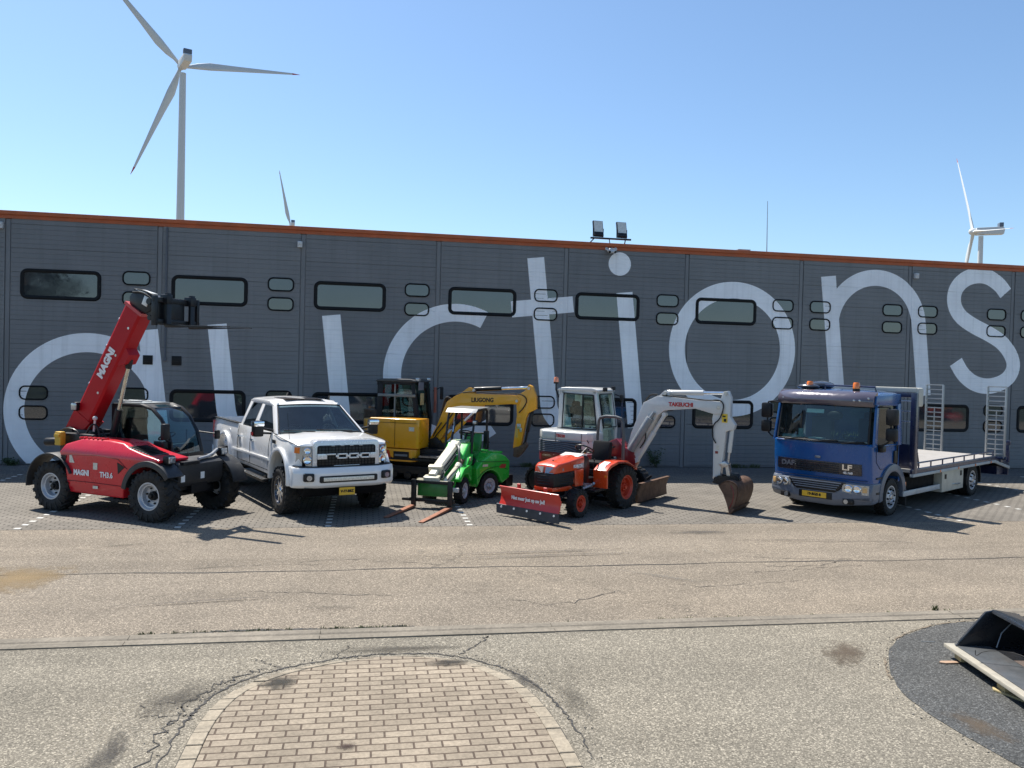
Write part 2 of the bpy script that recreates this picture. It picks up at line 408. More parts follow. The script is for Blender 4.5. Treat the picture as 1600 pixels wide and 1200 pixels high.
M_PAVE = pavers('grey_block_paving', (.175, .157, .132), (.205, .184, .155), (.075, .067, .056), .215, .108, 0)
setting('parking_pavement', MB().bx(-40, 60, -8.83, -1.9, -.3, .004), M_PAVE)
setting('wall_apron', MB().bx(-40, 60, -1.9, .3, -.3, .002), M_APRON)
mk = MB()
for k in (-1, 0, 1, 2, 3, 7, 8, 9, 10):
    xk = -5.57 + 2.5 * k; y = -8.78
    while y < -1.9:
        mk.bx(xk - .05, xk + .05, y, y + .105, 0, .0085); y += .318
M_MARK = mat('marking_block', (.50, .49, .45), .75, var=.18, scale=9, dirt=.35, dirtcol=(.3, .27, .22))
setting('parking_markings', mk, M_MARK)

# brick-paved island at the front
def curve_pts(P, n=2):
    P = [Vector(p) for p in P]
    for _ in range(n):
        Q = [P[0]]
        for a, b in zip(P, P[1:]): Q += [a.lerp(b, .25), a.lerp(b, .75)]
        P = Q + [P[-1]]
    return P
OUT = curve_pts([(-1.24, -22), (-1.24, -17.4), (-1.22, -16.6), (-1.06, -16.05), (-.65, -15.66), (0, -15.42), (.62, -15.39), (1.12, -15.65), (1.45, -16.15), (1.58, -16.8), (1.60, -17.6), (1.60, -22)], 3)
cen = Vector((.1, -17.2)); INN = [p + (Vector((.1, max(-17.2, p.y) if p.y > -17.2 else p.y)) - p).normalized() * .125 for p in OUT]
M_BRICK = pavers('buff_brick_paving', (.218, .180, .134), (.288, .240, .180), (.092, .066, .048), .212, .104, 0, .008, .35)
M_BORD = concrete('border_block', (.26, .22, .16), (.32, .272, .203))
setting('brick_island', MB().prism([tuple(p) for p in INN], -.2, .022, 'z'), M_BRICK)
bd = MB(); acc = 0; i = 0
# border stones laid end to end round the curve
pth = OUT; seglen = [(b - a).length for a, b in zip(pth, pth[1:])]; tot = sum(seglen)
def at(path, s):
    k = 0
    while k < len(seglen) - 1 and s > seglen[k]: s -= seglen[k]; k += 1
    return path[k].lerp(path[k + 1], min(1, s / seglen[k]))
s_ = 0
while s_ < tot - .2:
    a0, a1 = at(OUT, s_ + .006), at(OUT, s_ + .206); b0, b1 = at(INN, s_ + .006), at(INN, s_ + .206)
    o0, o1 = a0.lerp(b0, .02), a1.lerp(b1, .02); m0, m1 = a0.lerp(b0, .95), a1.lerp(b1, .95); z = .024 + random.uniform(-.004, .006)
    bd.prism([tuple(o0), tuple(o1), tuple(m1), tuple(m0)], -.2, z, 'z', .004, 1)
    s_ += .212
setting('island_border', bd, M_BORD)
setting('island_bed', MB().prism([tuple(p + (p - cen).normalized() * .01) for p in OUT], -.2, .006, 'z'), M_BITU)
# broken asphalt edge and cracks round the island
ck = MB()
def crack(pts, w0, mb, z=.0045, jag=.03, sub=4):
    P = curve_pts(pts, 1); Q = []
    for a, b in zip(P, P[1:]):
        for k in range(sub): Q.append(a.lerp(b, k / sub) + Vector((random.uniform(-jag, jag), random.uniform(-jag, jag))))
    Q.append(P[-1])
    for i, (a, b) in enumerate(zip(Q, Q[1:])):
        d = (b - a).normalized(); n = Vector((-d.y, d.x)); t = i / len(Q); ww = w0 * (.35 + random.random()) * min(1, 6 * t + .2, 6 * (1 - t) + .2)
        mb.poly([[(*(a - n * ww), z), (*(b - n * ww), z), (*(b + n * ww), z), (*(a + n * ww), z)]])
ring = [p + (p - cen).normalized() * .13 for p in OUT if p.y > -18.5]
crack(ring[::3], .012, ck, jag=.018); crack([p + (p - cen).normalized() * .12 for p in ring][:len(ring) // 3][::3], .006, ck, jag=.05)
for _ in range(4):
    p = random.choice(ring[:len(ring) // 2]); d = (p - cen).normalized(); t = Vector((-d.y, d.x)) * random.uniform(-1, 1)
    crack([p, p + d * .2 + t * .2, p + d * .35 + t * .4], .004, ck, jag=.03)
crack([(-2.2, -14.47), (-1.7, -14.44), (-1.2, -14.40), (-.6, -14.45), (-.1, -14.46), (.6, -14.44)], .022, ck, jag=.03)
crack([(1.0, -15.35), (1.2, -15.1), (1.35, -14.85)], .008, ck); 
for _ in range(9):
    x = random.uniform(-5, 9); y = random.uniform(-13.9, -9.6)
    crack([(x, y), (x + random.uniform(.3, 1.2), y + random.uniform(-.4, .4)), (x + random.uniform(1.4, 2.2), y + random.uniform(-.5, .5))], .005, ck, jag=.04)
setting('asphalt_cracks', ck, M_BITU)
def stain(name, cx, cy, rx, ry, col, al, z, seed, rot=0):
    """a real spill lying on the surface: an irregular thin sheet with a see-through ragged edge"""
    m, nt, b = nodes(name); co = coords(nt)
    rd = N(nt, 'ShaderNodeVectorMath', operation='LENGTH'); nt.links.new(co, rd.inputs[0])
    nn = noise(nt, coords(nt, (2.2, 2.2, 1)), 1.6, 6, .65)
    ad = N(nt, 'ShaderNodeMath', operation='MULTIPLY_ADD'); ad.inputs[1].default_value = 1.1; nt.links.new(nn, ad.inputs[0]); nt.links.new(rd.outputs['Value'], ad.inputs[2])
    a = ramp(nt, ad.outputs[0], [(.55, (al,) * 3), (1.22, (0, 0, 0))]).outputs[0]
    gr = ramp(nt, noise(nt, coords(nt, (rx * 40, ry * 40, 1)), 1, 4, .7), [(.3, (.55,) * 3), (.7, (1,) * 3)]).outputs[0]
    a = mixc(nt, 1, a, gr, 'MULTIPLY')
    c = ramp(nt, nn, [(.3, tuple(v * .8 for v in col)), (.7, tuple(min(1, v * 1.15) for v in col))]).outputs[0]
    nt.links.new(c, b.inputs['Base Color']); nt.links.new(a, b.inputs['Alpha']); b.inputs['Roughness'].default_value = .9
    o = MB().prism([(1.2 * cos(2 * pi * k / 32), 1.2 * sin(2 * pi * k / 32)) for k in range(32)], 0, .0005, 'z').build(name, m, smooth=0)
    o.location = (cx, cy, z); o.scale = (rx, ry, 1); o.rotation_euler[2] = rad(rot)
    return tag(o, kind='structure')
stain('sand_stain', -4.3, -12.05, 1.45, 1.5, (.27, .19, .095), .8, .0052, 1)
stain('oil_stain', -.68, -15.98, .40, .36, (.04, .037, .03), .9, .030, 2)
stain('oil_stain', .86, -15.64, .50, .22, (.045, .04, .033), .9, .030, 3)
stain('oil_stain', -.07, -17.28, .17, .12, (.05, .03, .025), .9, .030, 4)
stain('oil_stain', 6.0, -9.6, 1.4, .4, (.10, .09, .08), .5, .0052, 5)
stain('dust_stain', 4.2, -12.6, 1.5, .2, (.25, .22, .18), .5, .0052, 6, -40)
stain('dust_stain', .9, -10.8, .22, .35, (.28, .24, .19), .5, .0052, 7)
stain('oil_stain', 1.5, -16.1, .2, .6, (.07, .065, .06), .5, .0052, 8, 20)
stain('oil_stain', -1.75, -17.2, .3, 1.2, (.06, .055, .05), .5, .0052, 9)
rs = random.Random(11)
for k in range(9):
    x_, y_ = rs.uniform(-5, 11), rs.uniform(-14, -9.2)
    if -1.9 < x_ < 2.1 and y_ < -14.5: continue
    if x_ > 4.5 and y_ < -14.5: continue
    stain('oil_stain' if k % 3 else 'dust_stain', x_, y_, rs.uniform(.25, 1.3), rs.uniform(.15, .5), (.06, .055, .046) if k % 3 else (.27, .245, .2), rs.uniform(.06, .2), .0075 + .0007 * k, 20 + k, rs.uniform(-20, 20))
stain('soil_stain', 4.95, -15.75, .5, .9, (.12, .09, .062), .7, .0066, 41, -35)
stain('soil_stain', 5.05, -17.5, .35, .7, (.13, .10, .07), .6, .0067, 42, 10)
stain('soil_stain', 1.85, -16.6, .35, 1.0, (.075, .068, .055), .3, .0064, 43, 8)
stain('soil_stain', -1.5, -16.2, .5, .9, (.07, .063, .052), .4, .0064, 44, -30)
stain('soil_stain', .4, -15.15, 1.7, .22, (.085, .076, .06), .6, .0064, 45)
for (x_, y_, l_, r_) in ((2.6, -11.0, 4.2, 4), (2.9, -11.25, 4.4, 4), (7.4, -10.4, 3.6, -6), (-1.8, -13.3, 2.6, 8)): stain('tyre_mark', x_, y_, l_, .09, (.06, .055, .05), .45, .0195 + .0007 * l_, 50, r_)
# darker round asphalt patch on the right
pt = curve_pts([(10.5, -14.86), (7.6, -14.86), (6.8, -14.92), (6.2, -15.14), (5.64, -15.5), (5.26, -15.98), (4.93, -16.55), (4.78, -17.1), (4.8, -17.7), (4.85, -18.3), (5.2, -20), (10.5, -20)], 2)
pt2 = [p + Vector((random.uniform(-.012, .012), random.uniform(-.012, .012))) for p in pt]
setting('asphalt_patch', MB().prism([tuple(p) for p in pt2], -.2, .006, 'z'), M_PATCH)
rim_ = MB(); M_EARTH = mat('earth', (.17, .135, .095), .95, var=.4, scale=14, bmp=.6)
EP = [p + (p - Vector((7, -17.5))).normalized() * .03 for p in pt if p.y > -18.6 and p.x < 7.6][::2]
for k in range(0, len(EP) - 6, 7): crack(EP[k:k + random.randint(3, 6)], random.uniform(.008, .016), rim_, .0075, .014)
setting('patch_earth_edge', rim_, M_EARTH)
gv = MB()
def stone(x, y, z, r):
    bm = bmesh.new(); bmesh.ops.create_icosphere(bm, subdivisions=1, radius=r)
    for v in bm.verts: v.co *= random.uniform(.7, 1.2); v.co.z *= .6
    gv.add(bm, Matrix.Translation((x, y, z + r * .3)))
for p in EP:
    for _ in range(7): stone(p.x + random.gauss(0, .06), p.y + random.gauss(0, .06), .004, random.uniform(.004, .012))
for p in ring:
    for _ in range(4): d_ = (p - cen).normalized() * abs(random.gauss(0, .1)); stone(p.x + d_.x + random.gauss(0, .02), p.y + d_.y + random.gauss(0, .02), .003, random.uniform(.003, .009))
for _ in range(60): stone(random.uniform(5.2, 7.5), random.uniform(-17.5, -15.1), .006, random.uniform(.004, .010))
tag(gv.build('gravel', mat('gravel_stone', (.20, .18, .15), .9, var=.5, scale=30), smooth=0), kind='stuff')
# grass tufts growing in the joints
def tuft(mb, x, y, n, h, sp):
    for _ in range(n):
        a = random.uniform(0, 2 * pi); r = random.random() ** .7 * sp; px, py = x + cos(a) * r, y + sin(a) * r * .5
        b = random.uniform(0, 2 * pi); hh = h * random.uniform(.4, 1.1); wd = .006; lx, ly = cos(b) * hh * .6, sin(b) * hh * .6
        mb.poly([[(px - wd * sin(b), py + wd * cos(b), 0), (px + wd * sin(b), py - wd * cos(b), 0), (px + lx * .5, py + ly * .5, hh * .7)], [(px - wd * sin(b), py + wd * cos(b), 0), (px + lx * .5, py + ly * .5, hh * .7), (px + lx, py + ly, hh)]])
gr = MB()
for _ in range(55): tuft(gr, random.uniform(-2.3, .6), -14.44 + random.uniform(-.03, .03), 9, .03, .05)
for _ in range(14): tuft(gr, random.uniform(2, 8), -14.46, 8, .03, .05)
tuft(gr, 7.0, -14.42, 26, .07, .04); 
for x, n in ((-7.6, 6), (1.2, 10), (5.0, 18), (11.4, 12), (12.8, 8), (16.6, 16)):
    for _ in range(n): tuft(gr, x + random.uniform(-.5, .5), -.08 + random.uniform(-.1, .05), 14, .14, .1)
GRASS = mat('grass_blades', (.075, .10, .03), .7, var=.45, scale=3)
tag(gr.build('grass', GRASS, smooth=0), kind='stuff')
# ------------------------------------------------------------------ warehouse
def wallpaint(name, col):
    m, nt, b = nodes(name); co = coords(nt)
    c = ramp(nt, noise(nt, co, .8, 5, .6), [(.3, tuple(v * .9 for v in col)), (.7, tuple(v * 1.1 for v in col))]).outputs[0]
    oi = nt.nodes.new('ShaderNodeObjectInfo'); c = mixc(nt, 1, c, ramp(nt, oi.outputs['Random'], [(0, (.93, .93, .94)), (1, (1.06, 1.06, 1.05))]).outputs[0], 'MULTIPLY')
    # rain runs and dust
    run = ramp(nt, noise(nt, coords(nt, (5, 1, .16)), 1.2, 5, .65), [(.5, (0, 0, 0)), (.75, (.5,) * 3)]).outputs[0]
    c = mixc(nt, run, c, tuple(v * .66 for v in col))
    c = mixc(nt, ramp(nt, noise(nt, coords(nt, (2.5, 1, .3)), 1.6, 6, .7), [(.55, (0, 0, 0)), (.8, (.35,) * 3)]).outputs[0], c, tuple(min(1, v * 1.5) for v in col))
    nt.links.new(c, b.inputs['Base Color']); b.inputs['Roughness'].default_value = .55; b.inputs['Specular IOR Level'].default_value = .4
    bump(nt, b, noise(nt, coords(nt, (1, 1, 3)), 3, 3), .06, .01); return m
M_DOOR = wallpaint('grey_door_paint', (.178, .182, .188))
M_PILL = wallpaint('grey_post_paint', (.188, .192, .199))
M_LET = wallpaint('pale_lettering', (.90, .91, .93))
M_TRIM = mat('orange_trim', (.42, .095, .025), .5, var=.15, scale=2, dirt=.3, dirtcol=(.2, .08, .04))
m, nt, b = nodes('acrylic_pane'); co = coords(nt)
nt.links.new(ramp(nt, noise(nt, co, 1.2, 3), [(.3, (.020, .024, .030)), (.7, (.036, .042, .050))]).outputs[0], b.inputs['Base Color'])
nt.links.new(ramp(nt, noise(nt, co, 2.5, 5), [(.3, (.02,) * 3), (.8, (.09,) * 3)]).outputs[0], b.inputs['Roughness']); b.inputs['IOR'].default_value = 1.95
bump(nt, b, noise(nt, co, .9, 2), .03, .02)
M_PANE = m
S0, PITCH, TOP = -9.21, 3.737, 6.62
hall = tag(empty('warehouse', (5, 0, 0)), 'long grey warehouse with giant pale lettering behind the parked machines', 'warehouse')
def hb(mb, name, m, smooth=0, **k): # build a part of the hall whose vertices are in world space
    o = mb.build(name, m, smooth=smooth, **k); o.data.transform(Matrix.Translation((-5, 0, 0))); o.parent = hall; return o
hb(MB().bx(-24, 40, .12, 34, -.3, TOP - .12), 'wall', M_PILL)
hb(MB().bx(-24.05, 40.05, -.07, .55, TOP - .105, TOP, .012).bx(-24.05, 40.05, -.02, .5, TOP - .2, TOP - .106), 'roof_trim', M_TRIM, 30)
GRV = .1246; DZ = .02
def groove(z):  # depth of the ribbed skin at height z
    u = (z - .05) % GRV
    k = round((z - .05) / GRV - .5) if u > GRV / 2 else 0
    return .012 if u < .012 else 0
prof = [(0, .02)]
z = .05; n_ = 0
while z < TOP - .25:
    d = .016 if n_ % 5 == 0 else .006
    wv = .014 if n_ % 5 == 0 else .010
    prof += [(0, z), (d, z + .003), (d, z + wv), (0, z + wv + .003)]; z += GRV; n_ += 1
prof += [(0, TOP - .2), (.1, TOP - .2), (.1, .02)]
for k in range(-3, 11):
    x0 = S0 + PITCH * k
    hb(MB().prism([(y, zz) for y, zz in prof], x0 + .075, x0 + PITCH - .075, 'x'), 'overhead_door', M_DOOR)
for k in range(-3, 12):
    x0 = S0 + PITCH * k
    hb(MB().bx(x0 - .05, x0 + .05, .012, .13, 0, TOP - .21).bx(x0 - .072, x0 - .0505, .03, .13, 0, TOP - .212).bx(x0 + .0505, x0 + .072, .03, .13, 0, TOP - .212), 'door_post', M_PILL)
PANES = []
def rrect(cx, cz, w, h, r, n=5):
    P = []
    for sx, sz, a0 in ((1, 1, 0), (-1, 1, 90), (-1, -1, 180), (1, -1, 270)):
        for i in range(n + 1):
            a = rad(a0 + 90 * i / n); P.append((cx + sx * (w / 2 - r) + r * cos(a), cz + sz * (h / 2 - r) + r * sin(a)))
    return P
RUB = mat('window_rubber', (.004, .0045, .006), .55, spec=.25, var=.3)
def window(cx, cz, w, h, fr, r):
    o, i = rrect(cx, cz, w, h, r), rrect(cx, cz, w - 2 * fr, h - 2 * fr, max(.02, r - fr))
    mb = MB(); mid = [((a[0] + b[0]) / 2, (a[1] + b[1]) / 2) for a, b in zip(o, i)]
    mb.loft([[(x, -.0, z) for x, z in o], [(x, -.032, z) for x, z in [(p[0] * .75 + q[0] * .25, p[1] * .75 + q[1] * .25) for p, q in zip(o, i)]], [(x, -.036, z) for x, z in mid], [(x, -.012, z) for x, z in i], [(x, .0, z) for x, z in i]], cap=False)
    f = hb(mb, 'window', RUB, 40)
    p = hb(MB().prism(i, -.0025, .01), 'pane', M_PANE); p.parent = f
    PANES.append((cx - w / 2 + fr * .5, cx + w / 2 - fr * .5, cz - h / 2 + fr * .5, cz + h / 2 - fr * .5))
def big(x, up): window(x + 1.29, 4.745 if up else 1.62, 1.98, .80 if up else .88, .10, .18)
def small(x, up, both=True):
    for zz in ((5.0, 4.46) if up else (1.89, 1.37)): window(x + .352, zz, .71, .385, .042, .15)
for k in range(-1, 10):
    x0 = S0 + PITCH * k
    if k < 6: big(x0, True); small(x0 + 2.8, True)
    else: small(x0 + .31, True); small(x0 + 2.8, True)
    if k in (0, 6): small(x0 + .31, False); small(x0 + 2.8, False)
    else: big(x0, False); small(x0 + 2.8, False)
# giant writing "auctions", turned 6.75 degrees anticlockwise on the wall
PHI = rad(6.75); AX, AZ = -7.22, 1.45
def loc2w(u, v): return (AX + u * cos(PHI) - v * sin(PHI), AZ + u * sin(PHI) + v * cos(PHI))
def arc(cu, cv, R, a0, a1, n=40, ry=None): return [(cu + R * cos(rad(a0 + (a1 - a0) * i / n)), cv + (ry or R) * sin(rad(a0 + (a1 - a0) * i / n))) for i in range(n + 1)]
def band(cu, cv, ro, ri, a0, a1, n=48):
    A, B = arc(cu, cv, ro, a0, a1, n), arc(cu, cv, ri, a0, a1, n); return list(zip(A, B))
def rect(u0, u1, v0, v1): return [[(u0, v0), (u1, v0), (u1, v1), (u0, v1)]]
def quads(b): return [[b[i][0], b[i + 1][0], b[i + 1][1], b[i][1]] for i in range(len(b) - 1)]
def stroke(P, w, ends=True):
    P = [Vector(p) for p in P]; L_ = []
    for i, p in enumerate(P):
        d = (P[min(i + 1, len(P) - 1)] - P[max(i - 1, 0)]).normalized(); n = Vector((-d.y, d.x)) * w / 2; L_.append((tuple(p + n), tuple(p - n)))
    return quads(L_)
RO, RI, ST = 2.05, 1.545, .5
SC = curve_pts([(20.41, 5.70), (20.15, 6.0), (19.62, 6.27), (19.0, 6.18), (18.58, 5.82), (18.5, 5.35), (18.72, 4.92), (19.22, 4.62), (19.85, 4.37), (20.4, 4.08), (20.77, 3.6), (20.8, 3.2), (20.52, 2.84), (19.95, 2.65), (19.4, 2.72), (18.95, 3.02), (18.68, 3.43)], 3)
def clip_ring(cu, cv, a0, a1): return quads(band(cu, cv, RO, RI, a0, a1))
LET = {
 'letter_a': clip_ring(0, 0, 36, 324) + rect(1.47, 1.97, -2.05, 2.0) + quads([((RO * cos(rad(a)), RO * sin(rad(a))), (RI * cos(rad(a)), RI * sin(rad(a)))) for a in (36, 30, 24, 18)]) if False else None,
}
letters = {
 'a': [('q', quads(band(0, 0, RO, RI, 0, 360, 96)), 1.47), ('q', rect(1.47, 1.97, -2.05, 2.0), None)],
 'u': [('q', rect(3.25, 3.75, -.27, 2.0), None), ('q', rect(6.3, 6.8, -2.05, 2.0), None), ('q', quads(band(5.02, -.27, 1.77, 1.27, 180, 360, 60)), 6.3)],
 'c': [('q', quads(band(9.85, 0, RO, RI, 57, 300, 80)), None)],
 't': [('q', rect(12.25, 12.75, -1.1, 3.19), None), ('q', rect(11.65, 12.25, 1.52, 1.99), None), ('q', rect(12.75, 13.5, 1.52, 1.99), None), ('q', quads(band(13.2, -1.1, .95, .45, 180, 285, 24)), None)],
 'i': [('q', rect(14.84, 15.34, -2.05, 1.98), None), ('q', quads([(p, (15.02 + .0, 2.83 + .0)) for p in arc(15.02, 2.83, .345, 0, 360, 40)]), None)],
 'o': [('q', quads(band(18.37, 0, RO, RI, 0, 360, 96)), None)],
 'n': [('q', rect(21.47, 21.97, -2.05, 1.98), None), ('q', rect(24.47, 24.97, -2.05, .3), None), ('q', quads(band(23.2, .3, 1.77, 1.27, 0, 180, 60)), ('gt', 21.97))],
 's': [('w', stroke(SC, .5), None)],
}
for ch, pieces in letters.items():
    bm = bmesh.new()
    for kind, qs, clip in pieces:
        b2 = bmesh.new()
        for q in qs:
            q = list(dict.fromkeys(q))
            if len(q) > 2: b2.faces.new([b2.verts.new((p[0], 0, p[1])) for p in q])
        bmesh.ops.remove_doubles(b2, verts=b2.verts, dist=1e-4)
        if clip is not None:
            gt = isinstance(clip, tuple); cv_ = clip[1] if gt else clip
            bmesh.ops.bisect_plane(b2, geom=b2.verts[:] + b2.edges[:] + b2.faces[:], plane_co=(cv_, 0, 0), plane_no=(-1, 0, 0) if gt else (1, 0, 0), clear_outer=True)
        if kind == 'q':
            for v in b2.verts:
                x, zz = loc2w(v.co.x, v.co.z); v.co = (x, 0, zz)
        tm = bpy.data.meshes.new('t'); b2.to_mesh(tm); b2.free(); bm.from_mesh(tm); bpy.data.meshes.remove(tm)
    bmesh.ops.bisect_plane(bm, geom=bm.verts[:] + bm.edges[:] + bm.faces[:], plane_co=(0, 0, .03), plane_no=(0, 0, -1), clear_outer=True)
    bmesh.ops.bisect_plane(bm, geom=bm.verts[:] + bm.edges[:] + bm.faces[:], plane_co=(0, 0, TOP - .21), plane_no=(0, 0, 1), clear_outer=True)
    zs = [v.co.z for v in bm.verts]; z0, z1 = min(zs), max(zs)
    for _, pz in prof[1:-3]:
        if z0 < pz < z1: bmesh.ops.bisect_plane(bm, geom=bm.verts[:] + bm.edges[:] + bm.faces[:], plane_co=(0, 0, pz), plane_no=(0, 0, 1), dist=1e-6)
    for k in range(0, 9):  # fold into the joints between doors
        for xx in (-.076, -.074, .074, .076):
            bmesh.ops.bisect_plane(bm, geom=bm.verts[:] + bm.edges[:] + bm.faces[:], plane_co=(S0 + PITCH * k + xx, 0, 0), plane_no=(1, 0, 0), dist=1e-6)
    zmap = {round(pz, 4): d for d, pz in prof[1:-3]}
    for v in bm.verts:
        inp = any(a < v.co.x < b and c < v.co.z < d for a, b, c, d in PANES)
        dxx = abs((v.co.x - S0 + PITCH / 2) % PITCH - PITCH / 2)
        dep = .011 if dxx < .0752 else (0 if inp else zmap.get(round(v.co.z, 4), 0))
        v.co.y = dep - .004
    bm.normal_update()
    for f in bm.faces:
        if f.normal.y > 0: f.normal_flip()
    me = bpy.data.meshes.new('painted_letter'); bm.to_mesh(me); bm.free(); me.materials.append(M_LET); me.transform(Matrix.Translation((-5, 0, 0)))
    o = bpy.data.objects.new('painted_letter', me); COL.objects.link(o); o.parent = hall
# small fixtures on the facade
GREYBOX = mat('pale_plastic', (.6, .61, .62), .5, var=.08, dirt=.3)
for (x, zz, lab) in ((-1.83, 6.12, 'small white alarm box on the facade under the roof trim, left part'), (17.13, 6.11, 'small white alarm box on the facade above the letter n'), (-9.38, 6.23, 'small white box at the left end of the facade')):
    o = MB().box((0, -.05, 0), (.13, .1, .17), b=.015).box((0, -.11, .03), (.09, .03, .08), b=.01).build('alarm_box', GREYBOX); o.location = (x, 0, zz)
    tag(o, lab, 'alarm box', 'white boxes on the facade')
for (x, lab) in ((-5.735, 'square black vent in the wall left of the door joint'), (-5.005, 'square black vent in the wall right of the door joint')):
    v = MB().box((0, -.012, 0), (.25, .03, .25), b=.008)
    for q in range(5): v.box((0, -.03, -.09 + .045 * q), (.2, .015, .012), (25, 0, 0))
    o = v.build('wall_vent', BLACK); o.location = (x, 0, 2.83); tag(o, lab, 'vent', 'square vents in the wall')
o = MB().tube([(-5.30, -.02, 6.4), (-5.30, -.02, 2.9)], .025).box((-5.30, -.03, 2.86), (.07, .05, .1), b=.01).build('cable_conduit', mat('conduit', (.09, .1, .12), .5)); tag(o, 'thin dark conduit running down the facade beside the second door joint', 'conduit')
# floodlights and cameras on the roof edge
fl = tag(empty('floodlight_bracket', (7.05, -.06, TOP)), 'black bracket bar carrying two floodlights on the roof edge', 'bracket')
MB().bx(-.62, .62, -.03, .03, .1, .15, .008).tube([(-.5, 0, .12), (-.62, .1, -.02)], .018).tube([(.45, 0, .12), (.45, .1, -.02)], .018).tube([(-.05, 0, .12), (0, .02, -.12), (0, .02, -.3)], .014).build('bar', BLACKM, fl)
for x, lab in ((6.66, 'left floodlight on the roof edge bracket, tilted down'), (7.38, 'right floodlight on the roof edge bracket, tilted down')):
    t = tag(empty('floodlight', (x, -.06, TOP + .15), 6), lab, 'floodlight', 'floodlights on the roof edge')
    t.scale = (.86,) * 3; R = Matrix.Translation((0, 0, .30)) @ Matrix.Rotation(rad(-14), 4, 'X')
    MB(R).box((0, .03, 0), (.36, .08, .56), b=.012).box((0, -.02, -.2), (.33, .06, .12), b=.01).build('housing', BLACKM, t)
    MB(R).bx(-.155, .155, -.025, -.012, -.13, .26).build('lens', mat('flood_lens', (.66, .66, .62), .3, coat=.3, var=.15, scale=20), t)
    MB().tube([(-.19, 0, .3), (-.19, 0, .02), (.19, 0, .02), (.19, 0, .3)], .012).build('yoke', BLACKM, t)
for x, rz, lab in ((6.98, 38, 'left white bullet camera under the roof edge'), (7.16, -48, 'right white bullet camera under the roof edge')):
    t = tag(empty('security_camera', (x, -.08, 6.40), rz), lab, 'camera', 'security cameras under the roof edge')
    MB().cyl((0, 0, 0), (0, -.24, -.07), .05, seg=16, b=.008).cyl((0, .0, .0), (0, -.14, .0), .062, .06, 16).build('body', GREYBOX, t)
    MB().cyl((0, -.235, -.068), (0, -.25, -.073), .04, seg=16).build('lens', BLACK, t)
    MB().cyl((0, .07, .05), (0, 0, 0), .025).cyl((0, .05, .05), (0, .08, .05), .05).build('mount', GREYBOX, t)
mb = MB().box((0, 0, .14), (.36, .5, .3), b=.02).box((0, 0, .3), (.42, .56, .03), b=.01).bx(-.5, -.2, -.1, .1, 0, .14, .02)
o = mb.build('roof_unit', mat('roof_unit_grey', (.32, .33, .34), .5, dirt=.3)); o.location = (11.75, 1.2, TOP - .12); tag(o, 'small grey ventilation unit showing above the roof edge', 'roof unit')
o = MB().cyl((0, 0, 0), (-.03, 0, 1.9), .016, .008, 8).cyl((0, 0, -.1), (0, 0, .1), .05, seg=10).build('antenna', mat('antenna_grey', (.25, .26, .28), .4, .5)); o.location = (12.5, .9, TOP - .15); tag(o, 'thin antenna mast rising above the roof edge', 'antenna')
for i, (x, y, s) in enumerate(((4.95, -.22, .30), (5.4, -.2, .22), (5.1, -.18, .25), (2.0, -.2, .16))) if False else []: pass
# weeds at the foot of the wall
LEAF = mat('weed_leaf', (.035, .06, .02), .6, var=.5, scale=5)
def weed(x, y, h, r, lab):
    t = tag(empty('weed', (x, y, 0)), lab, 'weed', 'weeds at the foot of the wall'); st, lf = MB(), MB()
    for _ in range(9):
        a = random.uniform(0, 2 * pi); ex, ey, ez = cos(a) * r * random.random(), sin(a) * r * .6 * random.random(), h * random.uniform(.5, 1)
        st.tube([(0, 0, 0), (ex * .5, ey * .5, ez * .6), (ex, ey, ez)], .005, 5)
        for _ in range(26):
            k = random.uniform(.2, 1); p = Vector((ex * k, ey * k, ez * k)) + Vector((random.uniform(-.07, .07), random.uniform(-.07, .07), random.uniform(-.05, .05)))
            u = Vector((random.uniform(-1, 1), random.uniform(-1, 1), random.uniform(-.4, .6))).normalized() * .06; v = u.orthogonal().normalized() * .022
            lf.poly([[tuple(p), tuple(p + u * .5 + v), tuple(p + u), tuple(p + u * .5 - v)]])
    st.build('stem', LEAF, t); lf.build('leaves', LEAF, t, 0)
weed(8.6, -.22, .62, .38, 'bushy weed at the foot of the wall behind the white excavator boom')
weed(16.9, -.2, .3, .3, 'low weed at the foot of the wall behind the truck bed')
weed(-9.0, -.2, .2, .2, 'small weed at the left foot of the wall')
